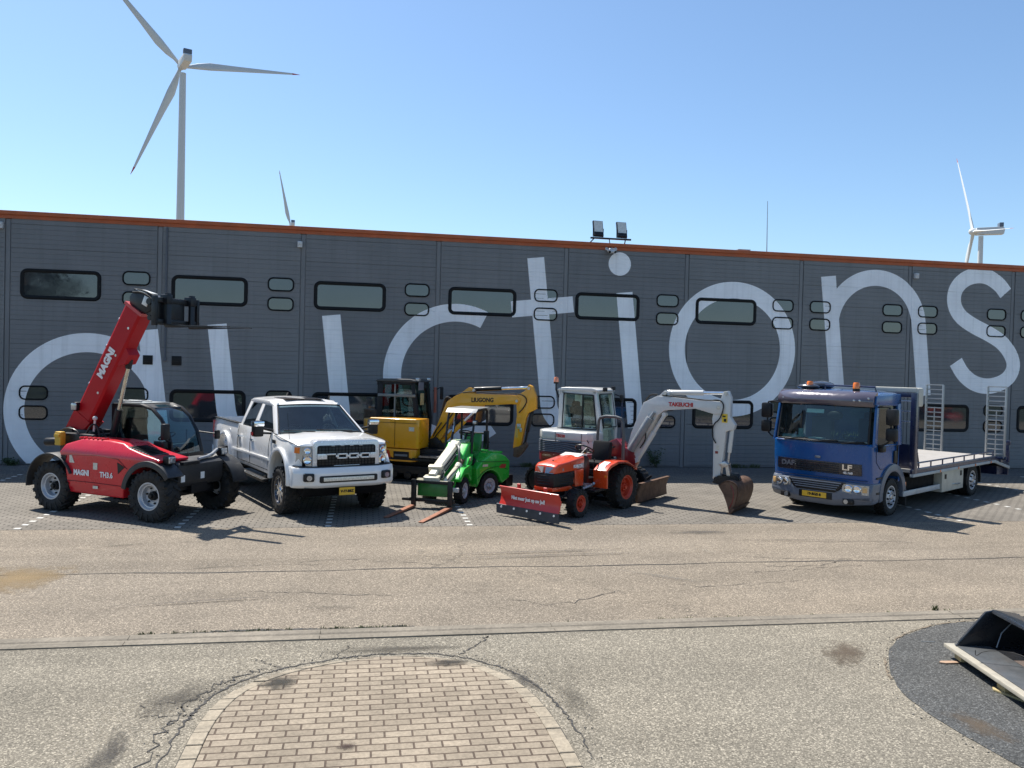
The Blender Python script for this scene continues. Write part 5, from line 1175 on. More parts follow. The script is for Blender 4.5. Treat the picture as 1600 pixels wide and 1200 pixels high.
    for s in (-1, 1):
        f = MB(); A = [(-.72, .50), (-.70, .86), (-.86, .96), (-1.15, 1.02), (-1.55, 1.0), (-1.95, .82)]; Bq = [(-1.93, .78), (-1.55, .95), (-1.15, .97), (-.90, .91), (-.76, .84), (-.77, .50)]
        f.prism(A + Bq, s * .33, s * .64, 'y', .012).prism([(-.75, .5), (-.72, .85), (-1.15, .98), (-1.55, .96), (-1.9, .8), (-1.7, .7), (-1.2, .7), (-1.0, .5)], s * .315, s * .335, 'y'); f.build('mudguard', OR, t, 40)
        MB().prism([(-.74, .88), (-.82, .955), (-1.0, 1.01), (-1.02, .985), (-.84, .92), (-.78, .86)], s * .40, s * .55, 'y', .004).build('grab_pad', WHITEP, t)
        MB().cyl((-.71, s * .62, .75), (-.70, s * .62, .75), .03).build('reflector', AMBER, t)
    MB().tube([(-1.78, -.26, .55), (-1.78, -.26, 1.74), (-1.78, -.18, 1.88), (-1.78, .30, 1.88), (-1.78, .38, 1.74), (-1.78, .38, .55)], .032, 10, 1).build('roll_bar', mat('roll_bar_grey', (.06, .065, .07), .35, 0, .3), t)
    MB().tube([(-.4, .28, .5), (-.7, .33, .55), (-.62, .4, .6)], .025, 8, 1).cyl((-.75, .25, .52), (-.45, .25, .56), .05).box((-.9, .38, .50), (.2, .12, .05), (0, 20, 0)).build('linkage', mat('bright_linkage', (.4, .4, .42), .35, .7, var=.4, scale=30), t)
    # snow blade
    M = Matrix.Translation((.95, -.03, 0)) @ Matrix.Rotation(rad(-5), 4, 'Z')
    BR = mat('blade_red', (.50, .024, .016), .35, 0, .3, var=.07, scale=3, dirt=.06)
    pro = [(.03, .21), (.055, .225), (.01, .30), (-.005, .40), (.01, .50), (.055, .575), (.04, .585), (-.015, .50), (-.03, .40), (-.015, .29)]
    bl = MB(M).prism(pro, -.74, .74, 'y', .002).build('snow_blade', BR, t, 30)
    bk = MB(M)
    for y in (-.6, -.2, .2, .6): bk.bx(-.09, -.02, y - .012, y + .012, .24, .55)
    bk.bx(-.1, -.03, -.7, .7, .36, .44, .01).bx(-.35, -.05, -.1, .1, .3, .4, .02)
    for y in (-.30, .36): bk.box((-.03, y, .61), (.07, .05, .09), b=.015).cyl((-.03, y - .035, .64), (-.03, y + .035, .64), .02)
    bk.build('blade_bracket', BR, bl)
    MB(M).prism([(.03, .05), (.055, .05), (.065, .225), (.04, .235)], -.80, .76, 'y').build('rubber_strip', mat('blade_rubber', (.035, .042, .055), .6, var=.2), bl)
    bo = MB(M)
    for y in (-.66, -.33, 0, .33, .66): bo.cyl((.05, y, .185), (.078, y, .185), .020, seg=10)
    bo.build('bolts', WHITEP, bl)
    tx = text('lettering', 'Niet meer Just op uw Jad!', .10, WHITEP, bl, tuple(M @ Vector((.012, -.03, .385))), M.to_3x3() @ Vector((0, 1, 0)), (0, 0, 1), .80, .004, bold=.003)
    MB().bx(.55, .92, -.3, -.24, .26, .34).bx(.55, .92, .24, .3, .26, .34).cyl((.5, 0, .42), (.88, 0, .5), .03).build('blade_arms', BLACKM, t)
    MB().tube([(-.9, .20, .86), (-.92, .21, 1.02)], .01).ball((-.92, .21, 1.03), (.04, .04, .05), 8).tube([(-1.1, .30, .8), (-1.06, .31, .98)], .01).ball((-1.06, .31, .99), (.04, .04, .05), 8).build('lever', BLACK, t)
    MB().tube([(.0, .27, .5), (.3, .30, .42), (.6, .22, .42), (.86, .18, .5)], .012, 6, 2).tube([(.0, .24, .48), (.3, .27, .36), (.6, .16, .36), (.86, .10, .46)], .012, 6, 2).build('hose', RUBBER, t)
    MB().cyl((-.1, .20, .46), (-.1, .25, .46), .06).bx(-.3, .1, .17, .22, .40, .52, .02).tube([(-.35, .22, .6), (-.2, .23, .7), (-.05, .22, .62)], .015, 6, 1).build('engine_parts', mat('engine_grey', (.11, .11, .115), .5, .5, var=.5, scale=30), t)
    MB().tube([(-1.15, .645, .985), (-1.5, .645, .965), (-1.85, .645, .84)], .008, 6, 1).build('mudguard_edge', BLACK, t)
    MB().tube([(.53, .29, .60), (.10, .29, .62)], .005).tube([(-.12, .272, .60), (-.10, .272, .86)], .005).build('panel_seam', DARK, t)
tractor()
# ------------------------------------------------------------------ green articulated mini loader with pallet forks
def loader():
    t = tag(empty('mini_loader', (1.97, -5.78, 0), 216), 'bright green articulated mini loader with cream lift arm and pallet forks', 'loader')
    GRN = mat('green_paint', (.028, .46, .045), .26, 0, .6, var=.06, scale=2, dirt=.04); CRM = mat('cream_paint', (.62, .58, .44), .3, 0, .5, var=.05, dirt=.15)
    RIM = mat('pale_rim', (.50, .51, .53), .4, .1, .2, var=.08, dirt=.3)
    A = Matrix.Rotation(rad(27), 4, 'Z')
    fr = empty('front_unit', (0, 0, 0), 27, t)
    for s in (-1, 1):
        wheel(t, 'avant', (-.66, s * .33, .275), .275, .19, .155, RIM, s, 'lug', 16, .25, 'dish', RIM)
        p = A @ Vector((.52, s * .35, .275)); wheel(t, 'avant', tuple(p), .275, .19, .155, RIM, s, 'lug', 16, .25, 'dish', RIM, steer=27)
    bpy.data.objects.remove(fr)
    # rear engine unit
    ra = arc(-.66, .275, .335, 0, 180, 12)
    def rb(x, y, z): return (x, y * (1 - .10 * max(0, (z - .8) / .25)), z)
    MB().prism([(-.28, .26), (-.24, .68), (-.42, .84), (-.58, .90), (-.72, .98), (-.98, .97), (-1.15, .90), (-1.27, .78), (-1.27, .42), (-1.05, .30)] + [(x, z) for x, z in ra[::-1] if z > .3], -.42, .42, 'y', .03, 3, {'z': [.5, .7, .85, .95]}, rb).build('engine_cover', GRN, t, 40)
    MB().bx(-1.42, -1.18, -.40, .40, .20, .47, .04).build('counterweight', BLACK, t)
    MB().box((-.78, .33, .89), (.2, .10, .12), (20, 0, 0), b=.02).build('vent_panel', mat('pale_green_panel', (.30, .42, .26), .5, var=.3, scale=30), t)
    MB().box((-.93, .21, .985), (.30, .32, .05), b=.015).box((-1.0, -.2, .97), (.22, .24, .05), b=.015).build('cover_ridge', GRN, t)
    text('lettering', '420', .10, mat('red_vinyl', (.40, .05, .03), .5), t, (-1.03, .428, .68), (-1, 0, 0), (0, 0, 1), 1.2, bold=.012, shear=.2)
    MB().bx(-1.0, -.3, -.25, .25, .22, .5).bx(-.3, .25, -.12, .12, .28, .62, .02).cyl((0, 0, .2), (0, 0, .7), .08).build('chassis', DARK, t)
    # front unit
    B = MB(A); fa = arc(.52, .275, .32, 20, 170, 10)
    B.prism([(-.12, .25), (-.18, .78), (-.10, .86), (.10, .86), (.38, .80), (.78, .62), (.88, .40), (.86, .30)] + [(x, z) for x, z in fa if False], -.24, .30, 'y', .03)
    B.prism([(.14, .44), (.10, .70), (.22, .80), (.60, .74), (.86, .55), (.80, .48), (.58, .62), (.34, .60), (.22, .44)], .30, .44, 'y', .02)
    B.build('front_body', GRN, t, 40)
    c = MB(A); c.prism([(-.20, .80), (-.38, 1.10), (-.34, 1.24), (-.05, 1.22), (.28, .98), (.34, .80)], -.20, .30, 'y', .04, 3); c.prism([(.02, .76), (-.05, 1.0), (.20, .93), (.36, .78)], .28, .40, 'y', .03); c.build('console', GRN, t, 40)
    MB(A).prism([(-.36, 1.235), (-.34, 1.27), (-.05, 1.25), (-.04, 1.215)], -.14, .2, 'y', .01).build('console_top', mat('pale_green_panel', (.30, .42, .26), .5, var=.3, scale=30), t)
    MB(A).cyl((.16, .39, .90), (.16, .41, .90), .045).build('emblem', mat('pale_brass', (.5, .42, .22), .4), t)
    MB(A).prism([(-.22, .54), (-.26, .70), (-.30, .84), (-.22, .84), (-.16, .66)], .30, .33, 'y').build('joint_cover', BLACK, t)
    # seat, wheel and roll-over frame
    MB(A).box((-.55, .12, .93), (.42, .42, .12), b=.05).box((-.76, .12, 1.15), (.12, .42, .46), (0, -10, 0), b=.06).build('seat', mat('green_seat', (.018, .20, .03), .4, 0, .2, var=.1), t)
    MB(A).box((-.67, .05, 1.10), (.05, .14, .2), (0, -10, 0), b=.02).build('seat_sticker', CRM, t)
    MB(A).bx(-.85, -.15, -.30, .38, .72, .86, .02).build('seat_base', BLACKM, t)
    MB(A).lathe([(.165 + .014 * cos(2 * pi * k / 8), .014 * sin(2 * pi * k / 8)) for k in range(8)], (-.42, .10, 1.40), (-.45, 0, 1), 28, True).cyl((-.42, .10, 1.4), (-.28, .10, 1.2), .025).box((-.42, .1, 1.4), (.03, .3, .03)).build('steering_wheel', BLACK, t)
    rp = MB(A)
    for y in (-.29, .32): rp.tube([(-.12, y, .80), (-.16, y, 1.3), (-.30, y, 1.84), (-.42, y, 1.90), (-1.05, y, 1.92), (-1.15, y, 1.84), (-1.12, y, .80)], .026, 8, 1)
    rp.tube([(-.34, -.29, 1.88), (-.34, .32, 1.88)], .022).tube([(-1.1, -.29, 1.9), (-1.1, .32, 1.9)], .022).tube([(-1.13, -.29, 1.35), (-1.13, .32, 1.35)], .022).bx(-1.16, -1.08, .26, .38, 1.0, 1.42, .02); rp.build('roll_frame', BLACKM, t)
    MB(A).prism([(-.22, 1.86), (-.36, 1.945), (-1.18, 1.960), (-1.22, 1.945), (-.36, 1.930)], -.34, .37, 'y', .008).build('roof', mat('grey_roof', (.30, .31, .31), .35, .2, .3, var=.15, dirt=.3), t)
    MB(A).tube([(-.16, -.18, .95), (-.24, -.18, 1.30), (-.62, -.22, 1.88)], .03).build('boom_prop', BLACKM, t); MB(A).tube([(-.30, -.19, 1.42), (-.52, -.22, 1.75)], .02).build('gas_strut', CHROME, t)
    # lift arm
    def armbox(mb, p0, p1, w0, h0, w1, h1, y=0.0, b=.02):
        p0, p1 = Vector(p0), Vector(p1); d = (p1 - p0).normalized(); n = Vector((-d.z, 0, d.x))
        def ring(p, w, h): return [tuple(p + n * sz * h / 2 + Vector((0, sy * w / 2, 0))) for sy, sz in ((-1, -.7), (-.7, -1), (.7, -1), (1, -.7), (1, .7), (.7, 1), (-.7, 1), (-1, .7))]
        return mb.loft([ring(p0, w0, h0), ring(p1, w1, h1)])
    ar = armbox(MB(A), (-.12, -.02, 1.14), (.98, -.02, .70), .26, .27, .23, .25); ar.build('lift_arm', CRM, t, 30)
    MB(A).tube([(.12, .06, 1.18), (.30, .20, 1.16), (.42, .24, 1.0), (.36, .24, .84), (.22, .22, .80)], .028, 8, 2).build('hose', mat('hose_grey', (.16, .16, .15), .4, .1), t)
    MB(A).cyl((.30, .20, .84), (.30, .30, .82), .08, seg=16).box((.28, .24, .76), (.14, .1, .12), b=.02).build('valve', mat('bronze_valve', (.16, .08, .05), .45, .3), t)
    ia = armbox(MB(A), (.96, -.02, .73), (1.22, -.02, .60), .18, .2, .18, .2); ia.box((1.02, -.02, .70), (.1, .30, .30), (0, 24, 0), b=.02); ia.box((1.22, -.02, .50), (.16, .34, .30), (0, 15, 0), b=.03); ia.build('arm_extension', CRM, t)
    MB(A).cyl((.50, .24, .74), (1.22, .20, .46), .072, .065, 18, .01).cyl((.42, .24, .78), (.54, .24, .72), .085, seg=16).build('tilt_cylinder', CRM, t)
    MB(A).bx(1.26, 1.33, -.40, .46, .50, .56, .01).box((1.20, -.2, .555), (.1, .3, .04), b=.01).build('coupler_plate', CRM, t)
    MB(A).prism([(1.24, .24), (1.24, .54), (1.31, .53), (1.33, .24)], -.30, .34, 'y', .015).build('coupler_box', mat('dark_green', (.014, .15, .02), .4, 0, .3), t)
    fc = MB(A).bx(1.33, 1.39, -.45, .52, .13, .20, .008).bx(1.33, 1.39, -.42, .50, .50, .56, .008).bx(1.30, 1.37, -.62, -.40, .13, .18, .01)
    fc.build('fork_carriage', BLACKM, t)
    OF = mat('rusty_orange_fork', (.27, .11, .06), .7, .1, var=.3, scale=12, dirt=.35, dirtcol=(.12, .07, .05))
    for y in (-.34, .44):
        f = MB(A).bx(1.39, 1.44, y - .05, y + .05, .05, .58, .006).build('fork_shank', BLACKM, t)
        b = MB(A).prism([(1.39, .03), (2.1, .018), (2.88 if y > 0 else 2.7, .016), (2.88 if y > 0 else 2.7, .026), (2.1, .05), (1.39, .075)], y - .05, y + .05, 'y', .003).build('fork_blade', OF, f)
    MB(A).box((.95, .34, .34), (.06, .22, .09), b=.01).build('lamp_plate', mat('white_plate', (.6, .6, .58), .4), t)
    # hoses, pins, levers and trim
    h1 = MB(A)
    for y, z in ((.11, .03), (.13, -.04)): h1.tube([(-.1, y, 1.20 + z), (.3, y, 1.0 + z), (.7, y, .83 + z), (1.0, y, .72 + z), (1.18, y + .05, .70 + z), (1.26, y + .06, .58)], .013, 6, 1)
    h1.tube([(.55, .30, .78), (.8, .34, .74), (1.0, .30, .66), (1.1, .26, .56)], .013, 6, 2); h1.build('hose', RUBBER, t)
    for x, z in ((-.08, 1.12), (.30, .97), (1.0, .70), (1.2, .5)): MB(A).cyl((x, -.17, z), (x, .15, z), .028, seg=12).build('pivot_pin', STEEL, t)
    MB(A).tube([(-.22, .26, 1.2), (-.24, .27, 1.42)], .012).ball((-.24, .27, 1.44), (.05, .05, .06), 10).build('joystick', BLACK, t)
    wl = MB(A).box((-.22, .36, 1.66), (.08, .11, .10), b=.02).build('work_light', BLACK, t); MB(A).box((-.175, .36, 1.66), (.02, .08, .07), b=.01).build('lens', LAMP, wl)
    MB().tube([(-.27, .425, .46), (-.5, .425, .64), (-.9, .425, .70), (-1.2, .425, .60)], .006, 6, 1).tube([(-.28, .41, .84), (-.6, .425, .80), (-1.22, .42, .78)], .006, 6, 1).build('panel_seam', mat('dark_green_seam', (.004, .04, .006), .6), t)
    MB().box((-.50, .424, .73), (.16, .006, .05)).build('sticker', CRM, t)
    MB().tube([(-1.1, -.2, .95), (-1.12, -.2, 1.12), (-1.2, -.2, 1.16)], .03, 10, 1).build('exhaust', BLACKM, t)
    MB(A).box((.05, .305, .64), (.10, .008, .06)).build('warning_sticker', mat('warning_yellow', (.70, .48, .03), .5), t)
loader()
# ------------------------------------------------------------------ two mini excavators
def track(t, y0, y1, x0, x1, R, name='track'):
    mb = MB(); n = 14; P = [(x1, 0), (x0, 0)]
    path = [(x1 + R * cos(rad(90 - 180 * i / n)), R + R * sin(rad(90 - 180 * i / n))) for i in range(n + 1)] + [(x0 + R * cos(rad(270 - 180 * i / n)), R + R * sin(rad(270 - 180 * i / n))) for i in range(n + 1)]
    inner = [(x1 + (R - .045) * cos(rad(90 - 180 * i / n)), R + (R - .045) * sin(rad(90 - 180 * i / n))) for i in range(n + 1)] + [(x0 + (R - .045) * cos(rad(270 - 180 * i / n)), R + (R - .045) * sin(rad(270 - 180 * i / n))) for i in range(n + 1)]
    mb.loft([[(x, y0, z) for x, z in path], [(x, y1, z) for x, z in path], [(x, y1, z) for x, z in inner], [(x, y0, z) for x, z in inner], [(x, y0, z) for x, z in path]], cap=False)
    per = 2 * (x1 - x0) + 2 * pi * R; k = int(per / .1)
    for i in range(k):
        s = per * i / k
        if s < (x1 - x0): p, a = (x0 + s, 2 * R), 0
        elif s < (x1 - x0) + pi * R: th = (s - (x1 - x0)) / R; p, a = (x1 + R * sin(th), R + R * cos(th)), th
        elif s < 2 * (x1 - x0) + pi * R: p, a = (x1 - (s - (x1 - x0) - pi * R), 0), pi
        else: th = (s - 2 * (x1 - x0) - pi * R) / R; p, a = (x0 - R * sin(th), R - R * cos(th)), pi + th
        mb.box((p[0], (y0 + y1) / 2, p[1]), (.05, abs(y1 - y0) * .98, .035), (0, math.degrees(a), 0))
    o = mb.build(name, RUBBER, t)
    w = MB(); yc = (y0 + y1) / 2; hw_ = abs(y1 - y0) * .42
    for x, r in ((x0, R - .06), (x1, R - .06), (x0 + (x1 - x0) * .25, .1), (x0 + (x1 - x0) * .5, .1), (x0 + (x1 - x0) * .75, .1)):
        w.cyl((x, yc - hw_, R if r > .12 else .16), (x, yc + hw_, R if r > .12 else .16), r, seg=20, b=.01)
    w.bx(x0, x1, yc - hw_ * .8, yc + hw_ * .8, R - .1, R + .1, .02); w.build('track_rollers', BLACKM, t)
def bbox_cab(t, x0, x1, y0, y1, z0, zs, z1, framemat, roofmat, rake=.08, gl=GLASS, pw=.07, winR=None):
    """excavator cab: posts, sills, glass; zs = sill height, z1 = roof"""
    f = MB(); h = pw / 2
    for y in (y0 + h, y1 - h):
        f.slab([(x0, y - h, z0), (x0 + pw * 1.4, y - h, z0), (x0 + pw * 1.4 + .03, y - h, z1), (x0 + .03, y - h, z1)][::-1], pw, .015) if False else None
        f.prism([(x0, z0), (x0 + pw * 1.5, z0), (x0 + pw * 1.5 + .04, z1), (x0 + .04, z1)], y - h, y + h, 'y', .015)
        f.prism([(x1 - pw, z0), (x1, z0), (x1 + .02, zs), (x1 - rake, z1), (x1 - rake - pw, z1), (x1 + .02 - pw, zs)], y - h, y + h, 'y', .015)
        f.bx(x0 + pw, x1 - rake, y - h, y + h, z1 - .1, z1 - .02, .01); f.bx(x0, x1, y - h, y + h, zs - .07, zs, .01)
    f.bx(x0 + .02, x0 + .09, y0, y1, z1 - .12, z1 - .02, .01).bx(x1 - rake - .07, x1 - rake, y0, y1, z1 - .1, z1 - .02, .01).bx(x0, x0 + .07, y0, y1, z0, zs, .01)
    f.build('cab_frame', framemat, t)
    MB().prism([(x0 - .02, z1 - .03), (x0 + .02, z1 + .025), (x0 + .2, z1 + .05), (x1 - rake - .1, z1 + .05), (x1 - rake + .04, z1 + .01), (x1 - rake + .05, z1 - .03)], y0 - .02, y1 + .02, 'y', .02, 3).build('roof', roofmat, t, 40)
    MB().bx(x0 + pw, x1 - rake * .5, y0 + .012, y0 + .022, zs - .02, z1 - .06).build('side_window', gl, t); MB().bx(x0 + pw, x1 - rake * .5, y1 - .022, y1 - .012, z0 + .3, z1 - .06).build('side_window', gl, t)
    MB().slab([(x1 - .0, y0 + .04, z0 + .2), (x1 + .01, y1 - .04, z0 + .2), (x1 + .015, y1 - .04, zs), (x1 - rake - .01, y1 - .04, z1 - .06), (x1 - rake - .01, y0 + .04, z1 - .06), (x1 + .015, y0 + .04, zs)], .01).build('front_window', gl, t)
    MB().bx(x0 + .03, x0 + .04, y0 + .06, y1 - .06, zs, z1 - .08).build('rear_window', glass('plain_rear_glass', (.75, .88, .85), .9, gl=-.044), t)
    xc, yc = (x0 + x1) / 2, (y0 + y1) / 2
    MB().box((xc, yc - .1, z0 + .45), (.45, .46, .14), b=.05).box((xc - .20, yc - .1, z0 + .85), (.16, .46, .72), (0, -8, 0), b=.07).box((xc - .25, yc - .1, z0 + 1.24), (.11, .28, .16), b=.05).build('seat', SEATM, t)
    c = MB()
    for y in (yc - .28, yc + .28): c.box((xc + .05, y, z0 + .5), (.4, .13, .14), b=.03).tube([(xc + .2, y, z0 + .55), (xc + .22, y, z0 + .75)], .022)
    for y in (yc - .1, yc + .1): c.tube([(x1 - .25, y, z0), (x1 - .2, y, z0 + .55)], .014)
    c.build('controls', BLACK, t)
    MB().bx(x0 + .02, x1 - .02, y0 + .03, y1 - .03, z0 - .02, z0 + .04).bx(x1 - .22, x1 - .1, y0 + .06, y0 + .14, z0, z0 + .75, .02).build('cab_floor', DARK, t)
def cyl_pair(t, p0, p1, frac, r, rr, m, rod=CHROME, name='hydraulic_cylinder'):
    p0, p1 = Vector(p0), Vector(p1); q = p0.lerp(p1, frac)
    c = MB().cyl(tuple(p0), tuple(q), r, seg=16, b=.006).cyl(tuple(p0 + Vector((0, -r * 1.1, 0))), tuple(p0 + Vector((0, r * 1.1, 0))), r * .9).build(name, m, t); MB().cyl(tuple(q), tuple(p1), rr, seg=14).cyl(tuple(p1 + Vector((0, -r * 1.1, 0))), tuple(p1 + Vector((0, r * 1.1, 0))), r * .8).build('rod', rod, c)
def yellow_excavator():
    t = tag(empty('mini_excavator', (1.45, -2.5, 0), -28), 'yellow mini excavator with black cab and no bucket, parked by the wall', 'excavator')
    YE = mat('yellow_paint', (.76, .335, .005), .3, 0, .6, var=.05, scale=2, dirt=.05)
    YB = mat('yellow_boom', (.76, .345, .008), .34, 0, .5, var=.06, scale=2, dirt=.08)
    for s in (-1, 1): track(t, s * .50, s * .80, -.75, .75, .29)
    MB().bx(-.5, .5, -.5, .5, .25, .55, .03).cyl((0, 0, .5), (0, 0, .64), .42, seg=30).bx(-1.35, -.4, -.3, .3, .25, .4).build('undercarriage', BLACKM, t)
    MB().prism([(-.10, .05), (.0, .05), (.03, .25), (-.0, .42), (-.06, .42)], -.8, .8, 'y', .008).build('dozer_blade', BLACKM, t).location = (-1.42, 0, 0)
    MB().bx(-1.2, .95, -.5, .6, .60, .80, .03).bx(.55, 1.0, -.25, .25, .62, .95, .04).build('turntable', BLACKM, t)
    # engine and tank covers
    def rnd(x, y, z): return (x, y + (.05 * max(0, (z - 1.40) / .14) if y < -.5 else 0), z)
    MB().prism([(-1.05, -.80), (.22, -.80), (.28, -.74), (.28, -.15), (-1.05, -.15)], .82, 1.545, 'z', .03, 3).build('side_cover', YE, t, 40)
    MB().prism([(-1.35, -.55), (-1.18, -.74), (-1.0, -.80), (-1.0, .80), (-1.18, .74), (-1.35, .55)], .82, 1.5, 'z', .03).build('rear_cover', YE, t, 40)
    sm = MB().tube([(-1.0, -.806, 1.44), (.26, -.806, 1.44)], .005, 6).tube([(-.35, -.806, .84), (-.35, -.806, 1.5)], .005, 6); sm.build('cover_seam', DARK, t)
    cw = MB().prism([(-1.30, -.5), (-1.1, -.72), (-.9, -.79), (.10, -.79), (.20, -.7), (.2, .7), (.1, .79), (-.9, .79), (-1.1, .72), (-1.3, .5)], .49, .80, 'z', .03, 2).build('counterweight', YB, t, 40)
    MB().bx(-.38, .04, -.80, -.785, .56, .74, .01).build('vent', BLACK, cw); MB().slab([(-.58, -.80, .56), (-.44, -.80, .56), (-.50, -.80, .76), (-.64, -.80, .76)], .01).build('hazard_stripe', mat('hazard_red', (.5, .05, .02), .4), cw)
    MB().box((-.17, -.802, .65), (.34, .012, .05)).build('vent_label', mat('dim_label', (.16, .17, .19), .4), cw)
    BK = mat('black_cab', (.006, .0065, .009), .45, 0, .05, var=.2, spec=.3)
    bbox_cab(t, -1.32, -.14, .04, .96, .82, 1.50, 2.46, BK, mat('dark_roof', (.03, .03, .032), .4, 0, .2), .10, glass('green_cab_glass', (.62, .80, .76), .85, gl=.0), .11)
    MB().bx(-.80, -.76, .035, .06, 1.52, 2.38).bx(-1.25, -.2, .0, .05, 2.05, 2.12, .01).build('window_bars', mat('bar_grey', (.16, .18, .18), .4), t)
    for y in (.14, .86): MB().box((-.18, y, 2.50), (.1, .12, .09), b=.02).build('work_light', LAMP, t)
    MB().box((-.17, .30, 2.33), (.03, .3, .2), b=.01).build('sun_blind', mat('blind_grey', (.14, .15, .19), .5), t); MB().box((-.13, .30, 2.0), (.02, .2, .30), b=.01).build('paper_notice', mat('buff_paper', (.40, .33, .16), .6, var=.25, scale=20), t)
    MB().bx(-.10, -.06, .98, 1.10, 1.62, 2.30, .01).build('door_edge', mat('brick_red_panel', (.30, .10, .07), .4, var=.2), t)
    MB().tube([(-.12, 1.0, 2.2), (.0, 1.2, 2.3)], .014).box((.02, 1.24, 2.14), (.06, .13, .34), b=.03).build('mirror', BLACK, t)
    MB().tube([(-.08, .02, .9), (-.06, 0, 1.35), (-.1, .02, 1.5)], .016).build('hand_rail', BLACK, t)
    # boom
    MB().prism([(.28, .70), (.28, 1.02), (.48, 1.08), (.62, .95), (.62, .70)], -.16, .16, 'y', .03).cyl((.45, 0, .6), (.45, 0, 1.05), .11).build('swing_post', BLACKM, t)
    bo = MB().prism([(.24, .95), (.36, .86), (.52, .93), (.80, 1.40), (1.02, 1.74), (1.18, 1.88), (1.8, 1.93), (2.42, 1.98), (2.60, 1.97), (2.66, 2.10), (2.52, 2.20), (1.8, 2.20), (1.12, 2.21), (.94, 2.13), (.72, 1.98), (.46, 1.36)], -.10, .10, 'y', .015)
    bo.prism([(1.02, 2.16), (1.28, 2.35), (1.42, 2.34), (1.46, 2.18)], -.07, .07, 'y', .012).prism([(1.36, 1.90), (1.55, 1.80), (1.66, 1.82), (1.7, 1.94)], -.07, .07, 'y', .01); bo.build('boom', YB, t, 30)
    ar = MB().prism([(2.44, 2.16), (2.74, 2.30), (2.84, 2.47), (2.93, 2.43), (3.03, 2.2), (3.04, 1.88), (2.86, 1.78), (2.80, 1.66), (2.72, 1.2), (2.68, .98), (2.52, .86), (2.48, .92), (2.56, 1.72), (2.54, 1.98)], -.08, .08, 'y', .015); ar.build('dipper_arm', YB, t, 30)
    text('lettering', 'LIUGONG', .15, BLACK, t, (1.67, -.104, 2.05), (1, 0, .03), (0, 0, 1), .86, bold=.005)
    MB().box((2.57, -.083, 1.28), (.07, .008, .22)).build('sticker', mat('pale_yellow', (.6, .4, .08), .5, var=.25, scale=40), t)
    cyl_pair(t, (1.40, 0, 2.31), (2.86, 0, 2.40), .5, .055, .034, BLACKM)
    cyl_pair(t, (.62, -.0, .98), (1.52, -.0, 1.84), .62, .06, .036, YB)
    cyl_pair(t, (2.92, 0, 1.80), (2.76, 0, 1.02), .62, .045, .028, BLACKM, BLACKM)
    MB().prism([(2.50, .92), (2.62, .95), (2.80, 1.06), (2.84, .98), (2.72, .80), (2.60, .68), (2.50, .70)], -.09, .09, 'y', .012).cyl((2.55, -.11, .74), (2.55, .11, .74), .05).build('quick_coupler', mat('worn_brown_steel', (.10, .065, .045), .55, .3, var=.4, scale=14), t)
    MB().tube([(1.0, -.07, 2.18), (1.3, -.09, 2.26), (2.2, -.09, 2.22), (2.62, -.10, 2.26), (2.84, -.10, 2.12), (2.74, -.10, 1.9), (2.62, -.10, 1.78)], .014, 6, 2).tube([(.8, -.02, 2.05), (.66, -.02, 2.1), (.60, 0, 1.9), (.5, 0, 1.5)], .03, 8, 2).build('hose', RUBBER, t)
    MB().box((2.63, -.10, 1.45), (.10, .05, .12), b=.01).box((2.68, -.1, 1.36), (.06, .04, .10), b=.01).build('valve_block', STEEL, t)
    MB().bx(.3, 1.3, -.78, -.5, .62, .66).build('step_plate', STEEL, t)
    MB().tube([(-.9, -.81, 1.40), (-.9, -.84, 1.36), (-.8, -.84, 1.36), (-.8, -.81, 1.40)], .008, 6).build('cover_handle', BLACK, t)
    MB().box((.10, -.806, 1.30), (.14, .006, .10)).build('sticker', mat('pale_sticker', (.6, .57, .48), .5, var=.2, scale=60), t)
    MB().tube([(.3, -.12, .9), (.5, -.16, 1.15), (.7, -.12, 1.4), (.9, -.12, 1.7)], .016, 6, 2).tube([(.3, .0, .9), (.42, -.14, 1.2), (.6, -.12, 1.45)], .016, 6, 2).build('hose', RUBBER, t)
    for x, z in ((.36, .94), (2.56, 2.06), (2.86, 2.38), (1.44, 2.29)): MB().cyl((x, -.125, z), (x, .125, z), .035, seg=14).build('pivot_pin', STEEL, t)
yellow_excavator()
